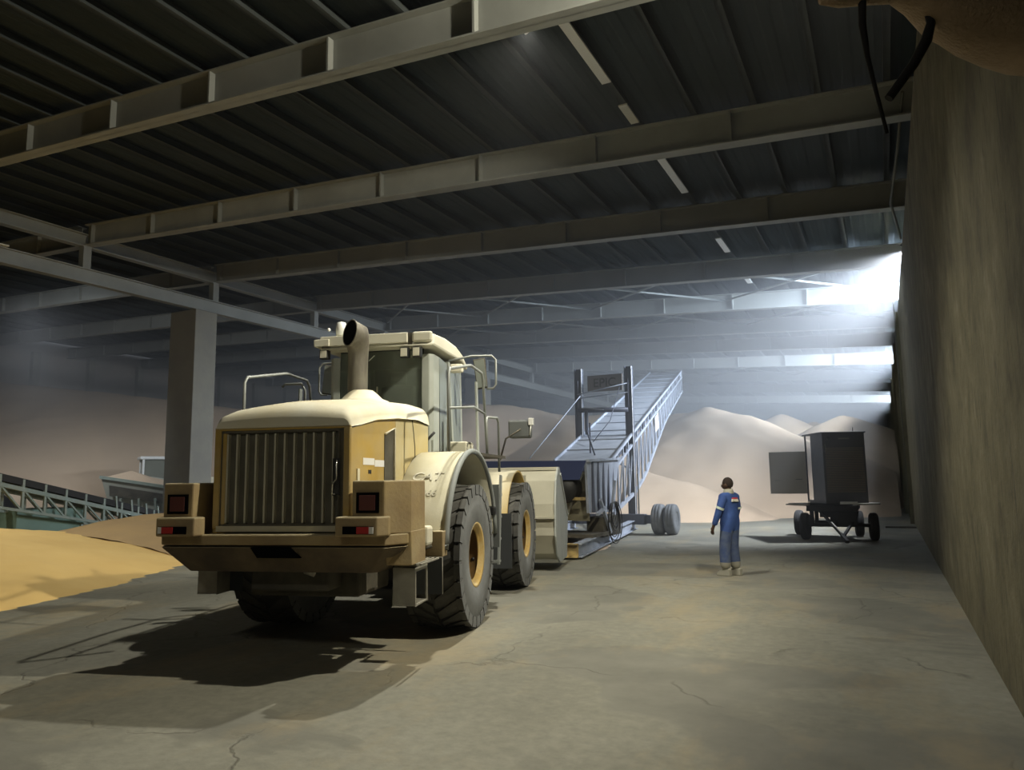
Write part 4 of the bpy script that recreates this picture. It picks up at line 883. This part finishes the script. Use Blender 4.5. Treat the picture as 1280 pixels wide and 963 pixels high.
for dx in (-0.20, 0.20):
    m = small_wheel((-6.25 + dx, 23.05, 0.475), 0.475, 0.33, 'tyregrey', None); CB(m, 'wheel', 'tyregrey')
for dx in (-0.20, 0.20):
    m = small_wheel((-10.6 + dx, 22.7, 0.475), 0.475, 0.33, 'tyregrey', None); CB(m, 'wheel', 'tyregrey')
heap('spilled_grain', -9.2, -5.9, 15.9, 23.5, 0.12, lambda x, y: 0.42 - 0.36 * math.hypot((x + 7.85 + 0.15 * (y - 18)) * 0.9, (y - 18.3) * 0.30) + fb(x, y, 1.5, 0.05), 'grainpale', 'thin spill of grain on the base of the tall conveyor')

# ------------------------------------------------------------------ wheeled cabinet on a cart
TR = tag(empty('cabinet_cart', (-1.42, 22.9, 0)), 'dark metal cabinet with an open door on a black four-wheeled cart', 'cart')
CY = math.radians(24)
cb = empty('cabinet', (0.12, 0.25, 1.0)); cb.parent = TR; cb.rotation_euler = (0, 0, CY)
w2 = 0.575
bx('front_panel', (-w2, -0.72, 0.04), (w2, -0.69, 1.93), 'darkcab', cb, 0.01)
for q in range(26):
    bx('louvre_slat', (-w2 + 0.06, -0.735, 0.30 + q * 0.048), (w2 - 0.06, -0.72, 0.325 + q * 0.048), 'louvre', cb)
bx('name_plate', (-0.14, -0.728, 1.76), (0.16, -0.72, 1.80), 'steel', cb); 
MB().lathe([(-0.728, 0), (-0.728, 0.045), (-0.72, 0.05)], 'y', 16, (-0.42, 0, 1.78)).build('gauge', 'clad', cb)
bx('door_handle', (-w2 + 0.05, -0.75, 1.4), (-w2 + 0.07, -0.735, 1.62), 'chrome', cb)
bx('side_panel', (-w2, -0.69, 0.04), (-w2 + 0.03, 0.22, 1.93), 'darkcab', cb)
bx('side_panel', (w2 - 0.03, -0.69, 0.04), (w2, -0.1, 1.93), 'darkcab', cb)
bx('roof_panel', (-w2 - 0.05, -0.76, 1.93), (w2 + 0.03, 0.78, 1.97), 'darkcab', cb, 0.01)
bx('corner_post', (-w2, 0.68, 0.04), (-w2 + 0.04, 0.72, 1.93), 'darkcab', cb); bx('corner_post', (w2 - 0.04, 0.68, 0.04), (w2, 0.72, 1.93), 'darkcab', cb)
bx('base_tray', (-w2, -0.72, 0.0), (w2, 0.72, 0.06), 'darkcab', cb)
bx('inner_panel', (-w2 + 0.04, 0.20, 0.05), (w2 - 0.03, 0.24, 0.55), 'darkcab', cb)
bx('aerial', (0.36, -0.5, 1.97), (0.375, -0.485, 2.1), 'black', cb)
dr = bx('door', (-1.02, 0, 0.22), (0, 0.03, 1.46), 'panelgrey', cb); dr.location = (-w2 - 0.01, 0.70, 0.02); dr.rotation_euler = (0, 0, math.radians(-22))
bx('door_slot', (-0.88, -0.006, 0.60), (-0.68, 0.0, 0.625), 'steel', dr); bx('door_slot', (-0.30, -0.006, 0.63), (-0.12, 0.0, 0.65), 'clad', dr)
ct = MB(); ct.box((-0.62, -0.85, 0.80), (0.66, -0.78, 0.95)).box((-0.62, 1.2, 0.80), (0.66, 1.27, 0.95)).box((-0.62, -0.85, 0.80), (-0.54, 1.25, 0.95)).box((0.58, -0.85, 0.80), (0.66, 1.25, 0.95)).box((-0.62, -0.5, 0.95), (0.66, 1.2, 1.0))
ct.build('chassis', 'cartblack', TR, 0.01)
MB().hexa([(-1.16, -0.75, 0.96), (-0.55, -0.8, 0.93), (-0.55, 0.2, 0.93), (-1.16, 0.2, 0.96), (-1.16, -0.75, 0.985), (-0.55, -0.8, 1.0), (-0.55, 0.2, 1.0), (-1.16, 0.2, 0.985)]).build('mudguard', 'panelgrey', TR)
MB().hexa([(0.55, -0.75, 0.95), (1.22, -0.75, 0.975), (1.22, 0.2, 0.975), (0.55, 0.2, 0.95), (0.55, -0.75, 1.0), (1.22, -0.75, 1.01), (1.22, 0.2, 1.01), (0.55, 0.2, 1.0)]).build('mudguard', 'panelgrey', TR)
MB().box((0.25, -0.87, 0.99), (0.68, -0.84, 1.06)).build('light_bar', 'white', TR)
for (x_, y_, nm) in ((-0.70, -0.45, 0), (-1.02, 1.2, 0), (1.02, -0.25, 0), (0.62, 1.0, 0)):
    m = small_wheel((0, 0, 0), 0.37, 0.22, 'tyre', None); wh = m.build('wheel', 'tyre', TR); wh.location = (x_, y_, 0.37); wh.rotation_euler = (0, 0, math.radians(6 if x_ > 0 else -4))
for a_, b_ in (((-0.72, -0.42, 0.40), (1.0, -0.25, 0.40)), ((-1.0, 1.2, 0.40), (0.62, 1.0, 0.40))): MB().tube([a_, b_], 0.05, 8).build('axle', 'cartblack', TR)
for x_ in (-0.52, 0.0, 0.5):
    bx('spring_block', (x_ - 0.05, -0.5, 0.42), (x_ + 0.05, -0.3, 0.8), 'cartblack', TR); bx('spring_block', (x_ - 0.05, 1.0, 0.42), (x_ + 0.05, 1.2, 0.8), 'cartblack', TR)
bx('tool_box', (0.15, -0.75, 0.42), (0.62, -0.3, 0.78), 'cartblack', TR); bx('tank', (-0.3, -0.6, 0.62), (0.3, -0.3, 0.8), 'cartblack', TR)
tb = MB(); tb.bar((-0.30, -0.6, 0.80), (0.30, -1.7, 0.22), 0.06).bar((0.55, -0.6, 0.55), (0.32, -1.7, 0.20), 0.06).bar((0.30, -1.7, 0.2), (0.42, -1.95, 0.08), 0.08); tb.build('tow_bar', 'cartblack', TR)
MB().bar((0.02, -1.2, 0.52), (0.27, -1.66, 0.28), 0.035).build('tow_bar_edge', 'panelgrey', TR)
MB().bar((-0.52, -0.42, 0.8), (-0.52, -0.42, 0.45), 0.08).build('steering_post', 'cartblack', TR)

# ------------------------------------------------------------------ left conveyor, hopper, box, distant loader cab
LC = tag(empty('truss_conveyor', (-24, 15.5, 0)), 'pale green truss conveyor sloping down behind the wheat pile at the left', 'conveyor')
A = V((-22.9, 9.6, 2.72)); B = V((-24.75, 19.4, 0.58)); LOFF = -V((-24, 15.5, 0))
def LB(m, name, mt, par=None): m.v = [tuple(V(p) + LOFF) for p in m.v]; return m.build(name, mt, par or LC)
dn = (B - A).normalized(); sd_ = V((dn.y, -dn.x, 0)).normalized(); NP = 13
def lp(f, t, z): return A.lerp(B, f) + sd_ * t + V((0, 0, z))
LB(MB().hexa([lp(0, -0.3, 0.0), lp(0, 0.3, 0.0), lp(1, 0.3, 0.0), lp(1, -0.3, 0.0), lp(0, -0.3, 0.05), lp(0, 0.3, 0.05), lp(1, 0.3, 0.05), lp(1, -0.3, 0.05)]), 'belt', 'belt')
for t in (-0.4, 0.4):
    LB(MB().bar(lp(0, t, 0.0), lp(1, t, 0.0), 0.03, 0.20), 'belt_skirt', 'belt')
    LB(MB().bar(lp(0, t, -0.22), lp(1, t, -0.22), 0.10, 0.12), 'upper_chord', 'green')
    LB(MB().bar(lp(0, t, -1.0), lp(1, t, -0.62), 0.08, 0.08), 'lower_chord', 'green')
    for q in range(NP + 1):
        f_ = q / NP; LB(MB().bar(lp(f_, t, 0.08), lp(f_, t, -1.0 + 0.38 * f_), 0.07), 'truss_post', 'green')
        if q < NP: LB(MB().bar(lp(f_, t, -0.22), lp(f_ + 1 / NP, t, -1.0 + 0.38 * (f_ + 1 / NP)), 0.05), 'truss_brace', 'green')
LB(MB().bar(lp(0.93, 0, -0.75), lp(1.12, 0, -0.62), 0.9, 0.08), 'tail_plate', 'green')
for f_ in (0.75, 0.82, 0.89, 0.95): LB(MB().bar(lp(f_, 0.42, -0.4), lp(f_ - 0.01, 0.42, 0.25), 0.06), 'support', 'green')
for f_ in (0.15, 0.62):
    p = lp(f_, 0, -0.9); LB(MB().bar(p + V((0.3, 0, 0)), (p.x + 0.5, p.y, 0), 0.08).bar(p - V((0.3, 0, 0)), (p.x - 0.5, p.y, 0), 0.08), 'leg', 'green')
gb = bx('green_bin', (-0.9, -1.2, 0), (0.9, 1.2, 1.05), 'greenbox', None, 0.02); gb.location = (-24.7, 14.6, 0); gb.rotation_euler = (0, 0, 0.15)
tag(gb, 'sea-green steel bin standing behind the left truss conveyor', 'bin')
HP = tag(empty('feed_hopper', (-29.2, 21.9, 0), math.radians(12)), 'grey-green feed hopper heaped with grain at the end of the left conveyor', 'hopper')
hm = MB(); 
hm.hexa([(-0.55, -1.2, 0.9), (2.4, -1.2, 0.55), (2.4, 1.2, 0.55), (-0.55, 1.2, 0.9), (-0.75, -1.5, 2.12), (2.7, -1.5, 1.66), (2.7, 1.5, 1.66), (-0.75, 1.5, 2.12)]); hm.build('hopper_box', 'hopper', HP, 0.02)
MB().bar((-0.75, -1.53, 2.10), (2.7, -1.53, 1.64), 0.06, 0.12).build('rim_rail', 'green', HP)
MB().hexa([(-0.3, -1.45, 1.30), (2.3, -1.40, 1.0), (2.3, -1.35, 1.0), (-0.3, -1.38, 1.30), (-0.3, -1.50, 1.75), (2.3, -1.48, 1.38), (2.3, -1.42, 1.38), (-0.3, -1.44, 1.75)]).build('recess_panel', 'grime', HP)
for x_ in (-0.5, 0.3, 1.2, 2.0, 2.5): MB().bar((x_, -1.3, 0), (x_, -1.45, 1.2), 0.1).build('leg', 'green', HP)
hg = MB(); 
hg.add([(-0.70, -1.4, 2.08), (2.6, -1.4, 1.62), (2.6, 1.4, 1.62), (-0.70, 1.4, 2.08), (-0.35, -0.2, 2.38), (0.5, 0, 2.08), (2.0, 0, 1.80)], [(0, 1, 6, 5, 4), (1, 2, 6), (2, 3, 4, 5, 6), (3, 0, 4)])
g_ = hg.build('hopper_grain', 'grainpale'); g_.location = HP.location; g_.rotation_euler = HP.rotation_euler; tag(g_, 'heap of pale grain showing above the left hopper rim', 'grain', kind='stuff')
# distant loader whose cab shows between hopper and column
DL = tag(empty('loader', (-31.7, 25.0, 0.0), 2.6), 'distant pale loader whose cab shows behind the feed hopper at the left', 'loader')
bx('body', (-1.0, -3.0, 0.7), (1.0, 1.6, 1.75), 'yellow', DL, 0.05)
bx('hood', (-0.8, -3.2, 1.7), (0.8, -0.6, 2.1), 'cream', DL, 0.08)
bx('cab_glass', (-0.62, -0.5, 1.7), (0.62, 1.0, 2.95), 'glass', DL, 0.03)
bx('cab_roof', (-0.72, -0.6, 2.95), (0.72, 1.15, 3.1), 'white', DL, 0.04)
for x_ in (-0.64, 0.64):
    for y_ in (-0.52, 1.0): MB().bar((x_, y_, 1.7), (x_, y_, 2.98), 0.09).build('cab_pillar', 'white', DL)
for x_ in (-1.05, 1.05):
    for y_ in (-2.0, 1.1):
        m = small_wheel((0, 0, 0), 0.8, 0.55, 'tyre', None); wh = m.build('wheel', 'tyre', DL); wh.location = (x_, y_, 0.8)

# ------------------------------------------------------------------ person
PR = tag(empty('person', (-2.62, 14.04, 0), 0), 'standing person in dusty blue overalls turned away, looking to the left', 'person')
# body axes: facing left and away from the camera
fa = math.radians(64)     # heading of the chest measured from +Y towards -X
PR.rotation_euler = (0, 0, fa)      # local +Y is forward, +X is the right-hand side
def skin_obj(name, verts, edges, radii, m, sub=2, root=0, parent=PR):
    me = D.meshes.new(name); me.from_pydata([tuple(v) for v in verts], edges, []); o = D.objects.new(name, me); COL.objects.link(o); o.parent = parent
    sm = o.modifiers.new('skin', 'SKIN'); sm.use_smooth_shade = True
    if not me.skin_vertices: 
        bm = bmesh.new(); bm.from_mesh(me); bm.verts.layers.skin.verify(); bm.to_mesh(me); bm.free()
    for i, r in enumerate(radii):
        me.skin_vertices[0].data[i].radius = (r, r) if not isinstance(r, tuple) else r
    me.skin_vertices[0].data[root].use_root = True
    s2 = o.modifiers.new('sub', 'SUBSURF'); s2.levels = sub; s2.render_levels = sub
    dg = bpy.context.evaluated_depsgraph_get(); me2 = D.meshes.new_from_object(o.evaluated_get(dg)); D.objects.remove(o)
    me2.polygons.foreach_set('use_smooth', [True] * len(me2.polygons))
    me2.materials.clear()
    for q in (m if isinstance(m, list) else [m]): me2.materials.append(M[q])
    o = D.objects.new(name, me2); COL.objects.link(o); o.parent = parent; return o
bv = [(0, 0, 0.98), (0, -0.01, 1.12), (0, 0.0, 1.28), (0, -0.01, 1.42), (0, 0.0, 1.50),            # 0-4 pelvis..neck base
      (0.085, 0, 0.88), (0.10, 0.03, 0.50), (0.10, -0.02, 0.09),                                      # 5-7 right leg
      (-0.085, 0, 0.88), (-0.11, 0.05, 0.50), (-0.12, 0.05, 0.09),                                    # 8-10 left leg
      (0.17, -0.01, 1.41), (0.24, -0.01, 1.22), (0.25, 0.03, 1.12), (0.24, 0.07, 0.90),               # 11-14 right arm
      (-0.17, -0.01, 1.41), (-0.25, 0.01, 1.22), (-0.27, 0.04, 1.12), (-0.29, 0.13, 0.90)]              # 15-18 left arm
be = [(0, 1), (1, 2), (2, 3), (3, 4), (0, 5), (5, 6), (6, 7), (0, 8), (8, 9), (9, 10), (3, 11), (11, 12), (12, 13), (13, 14), (3, 15), (15, 16), (16, 17), (17, 18)]
brd = [(0.18, 0.15), (0.175, 0.145), (0.195, 0.15), (0.175, 0.125), 0.07, 0.125, 0.108, 0.10, 0.125, 0.108, 0.10, 0.088, 0.072, 0.066, 0.050, 0.088, 0.072, 0.066, 0.050]
body = skin_obj('overalls', bv, be, brd, ['overall', 'overdusty', 'shoe', 'reflect'])
for p in body.data.polygons:
    z = p.center.z; x = p.center.x
    if z < 0.25: p.material_index = 2
    elif z < 0.80 and abs(x) < 0.26: p.material_index = 1
# reflective bands on the upper arms
for (a_, b_) in (((-0.245, 0.0, 1.235), (-0.255, 0.015, 1.195)), ((0.235, -0.01, 1.235), (0.243, -0.005, 1.195))):
    MB().tube([a_, b_], 0.074, 20, caps=False).build('sleeve_band', 'reflect', PR)
# collar, head, ears, nose, hair
MB().lathe([(1.475, 0.10), (1.52, 0.088), (1.555, 0.078), (1.555, 0.065)], 'z', 20, (0, -0.005, 0)).build('collar', 'collar', PR, fix=False)
HA = math.radians(14)
hdp = empty('head', (0, 0.015, 1.63)); hdp.parent = PR; hdp.rotation_euler = (0, 0, HA)
hm = MB(); hm.sphere((0, -0.005, 0.01), 0.105, 24, 18, (0.76, 0.95, 1.12)); 
ho = hm.build('face', 'skin', hdp)
for v in ho.data.vertices:       # shape jaw, brow and nose
    c = v.co
    if c.z < -0.02: c.x *= 1 - 0.35 * min(1, (-0.02 - c.z) / 0.1); c.y = c.y * (1 - 0.1 * min(1, (-0.02 - c.z) / 0.1)) + 0.012
    if c.y > 0.08 and abs(c.x) < 0.02 and -0.035 < c.z < 0.015: c.y += 0.022 * (1 - abs(c.x) / 0.02)
    if c.y > 0.07 and -0.07 < c.z < -0.045: c.y += 0.006
MB().tube([(0, -0.02, -0.16), (0, -0.015, -0.05)], [0.06, 0.054], 16).build('neck', 'skin', hdp)
hr = MB().sphere((0, -0.012, 0.028), 0.107, 24, 14, (0.78, 0.95, 1.06)).build('hair', 'hair', hdp)
bm = bmesh.new(); bm.from_mesh(hr.data); bmesh.ops.delete(bm, geom=[v for v in bm.verts if v.co.z < 0.0 and v.co.y > -0.02 or v.co.z < -0.045 or (v.co.y > 0.065 and v.co.z < 0.07)], context='VERTS'); bm.to_mesh(hr.data); bm.free()
for sd in (-1, 1):
    MB().sphere((sd * 0.082, 0.0, -0.005), 0.03, 10, 8, (0.35, 0.7, 1.0)).build('ear', 'skin', hdp)
    MB().sphere((sd * 0.03, 0.083, 0.012), 0.013, 10, 8).build('eye', 'white', hdp)
MB().tube([(-0.022, 0.09, -0.055), (0, 0.095, -0.056), (0.022, 0.09, -0.055)], 0.005, 6).build('mouth', 'hair', hdp)
# hands with fingers
def hand(w_, d, sd):
    w_ = V(w_); d = V(d).normalized(); side = V((0, 1, 0)); side = (side - d * side.dot(d)).normalized(); inn = d.cross(side).normalized() * sd
    vs = [w_ - d * 0.02, w_ + d * 0.05, w_ + d * 0.085, w_ - d * 0.10]; ed = [(3, 0), (0, 1), (1, 2)]; rd = [0.03, (0.038, 0.02), (0.036, 0.016), 0.036]
    for k_, (o_, l_) in enumerate(((0.028, 0.07), (0.010, 0.08), (-0.010, 0.075), (-0.028, 0.058))):
        b0 = len(vs); vs += [w_ + d * 0.09 + side * o_, w_ + d * (0.09 + l_ * 0.5) + side * o_ * 1.1 + inn * 0.008, w_ + d * (0.09 + l_ * 0.9) + side * o_ * 1.1 + inn * 0.028]; ed += [(2, b0), (b0, b0 + 1), (b0 + 1, b0 + 2)]; rd += [0.010, 0.009, 0.008]
    b0 = len(vs); vs += [w_ + d * 0.045 + side * 0.035, w_ + d * 0.08 + side * 0.05 + inn * 0.015]; ed += [(1, b0), (b0, b0 + 1)]; rd += [0.011, 0.009]
    return skin_obj('hand', vs, ed, rd, 'skin', 1)
hand((-0.292, 0.14, 0.885), (-0.01, 0.30, -0.95), 1); hand((0.24, 0.075, 0.885), (0, 0.2, -0.98), -1)
# boots and faded back print
for x_, y_ in ((0.10, -0.02), (-0.12, 0.05)):
    m = MB(); m.add([(x_ + a_ * 0.05, y_ + b_, z_) for (a_, b_, z_) in ((-1, -0.11, 0.0), (1, -0.11, 0.0), (1.1, 0.17, 0.0), (-1.1, 0.17, 0.0), (-0.9, -0.10, 0.13), (0.9, -0.10, 0.13), (0.9, 0.06, 0.12), (-0.9, 0.06, 0.12), (0.9, 0.165, 0.06), (-0.9, 0.165, 0.06))],
                    [(0, 3, 2, 1), (4, 5, 6, 7), (0, 1, 5, 4), (1, 2, 8, 6, 5), (3, 0, 4, 7, 9), (7, 6, 8, 9), (9, 8, 2, 3)]); m.build('boot', 'shoe', PR, 0.015)
bk_ = [(-0.09, -0.130, 1.34), (0.09, -0.130, 1.34), (0.08, -0.125, 1.42), (-0.08, -0.125, 1.42)]
MB().hexa([(-0.085, -0.160, 1.33), (0.085, -0.160, 1.33), (0.085, -0.11, 1.33), (-0.085, -0.11, 1.33), (-0.07, -0.150, 1.375), (0.07, -0.150, 1.375), (0.07, -0.1, 1.375), (-0.07, -0.1, 1.375)]).build('back_print', 'silver', PR)
MB().hexa([(-0.07, -0.154, 1.38), (0.06, -0.154, 1.38), (0.06, -0.1, 1.38), (-0.07, -0.1, 1.38), (-0.05, -0.144, 1.40), (0.07, -0.144, 1.40), (0.07, -0.09, 1.40), (-0.05, -0.09, 1.40)]).build('back_print_stripe', 'red', PR)

# hanging cables under the bundle
tag(MB().tube([(0.046, 3.138, 3.74), (0.038, 3.145, 3.611), (0.047, 3.167, 3.482), (0.071, 3.201, 3.327), (0.098, 3.237, 3.169)], [0.016, 0.015, 0.010, 0.008, 0.007], 8).build('hanging_cable', 'cable'), 'long thin black cable dangling from the left end of the cloth bundle', 'cable')
tag(MB().tube([(0.274, 3.256, 3.70), (0.288, 3.269, 3.614), (0.266, 3.268, 3.543), (0.213, 3.255, 3.447), (0.113, 3.225, 3.31)], [0.014, 0.018, 0.022, 0.02, 0.018], 8).build('hanging_cable', 'cable'), 'thick curved black cable hanging beside the wall', 'cable')

# ------------------------------------------------------------------ haze of grain dust in the whole hall
hz = bx('dust_haze', (LEFT + 0.01, 16.5, 0.001), (2.6, BACK - 0.01, 13.5), 'clad')
tag(hz, 'pale dust haze hanging in the air of the hall', 'haze', kind='stuff')
m = D.materials.new('dust_haze'); m.use_nodes = True; nt = m.node_tree; nt.nodes.clear()
vo = nt.nodes.new('ShaderNodeVolumeScatter'); ou = nt.nodes.new('ShaderNodeOutputMaterial'); vo.inputs['Color'].default_value = (0.92, 0.95, 1.0, 1); vo.inputs['Density'].default_value = 0.020; vo.inputs['Anisotropy'].default_value = 0.35
nt.links.new(vo.outputs[0], ou.inputs['Volume']); hz.data.materials.clear(); hz.data.materials.append(m)
m2 = m.copy(); m2.name = 'thin_haze'; m2.node_tree.nodes['Volume Scatter'].inputs['Density'].default_value = 0.0005
hz2 = bx('dust_haze', (LEFT + 0.01, FRONT + 0.01, 0.001), (2.6, 16.49, 13.5), m2)
tag(hz2, 'thin dust haze in the near part of the hall', 'haze', kind='stuff')
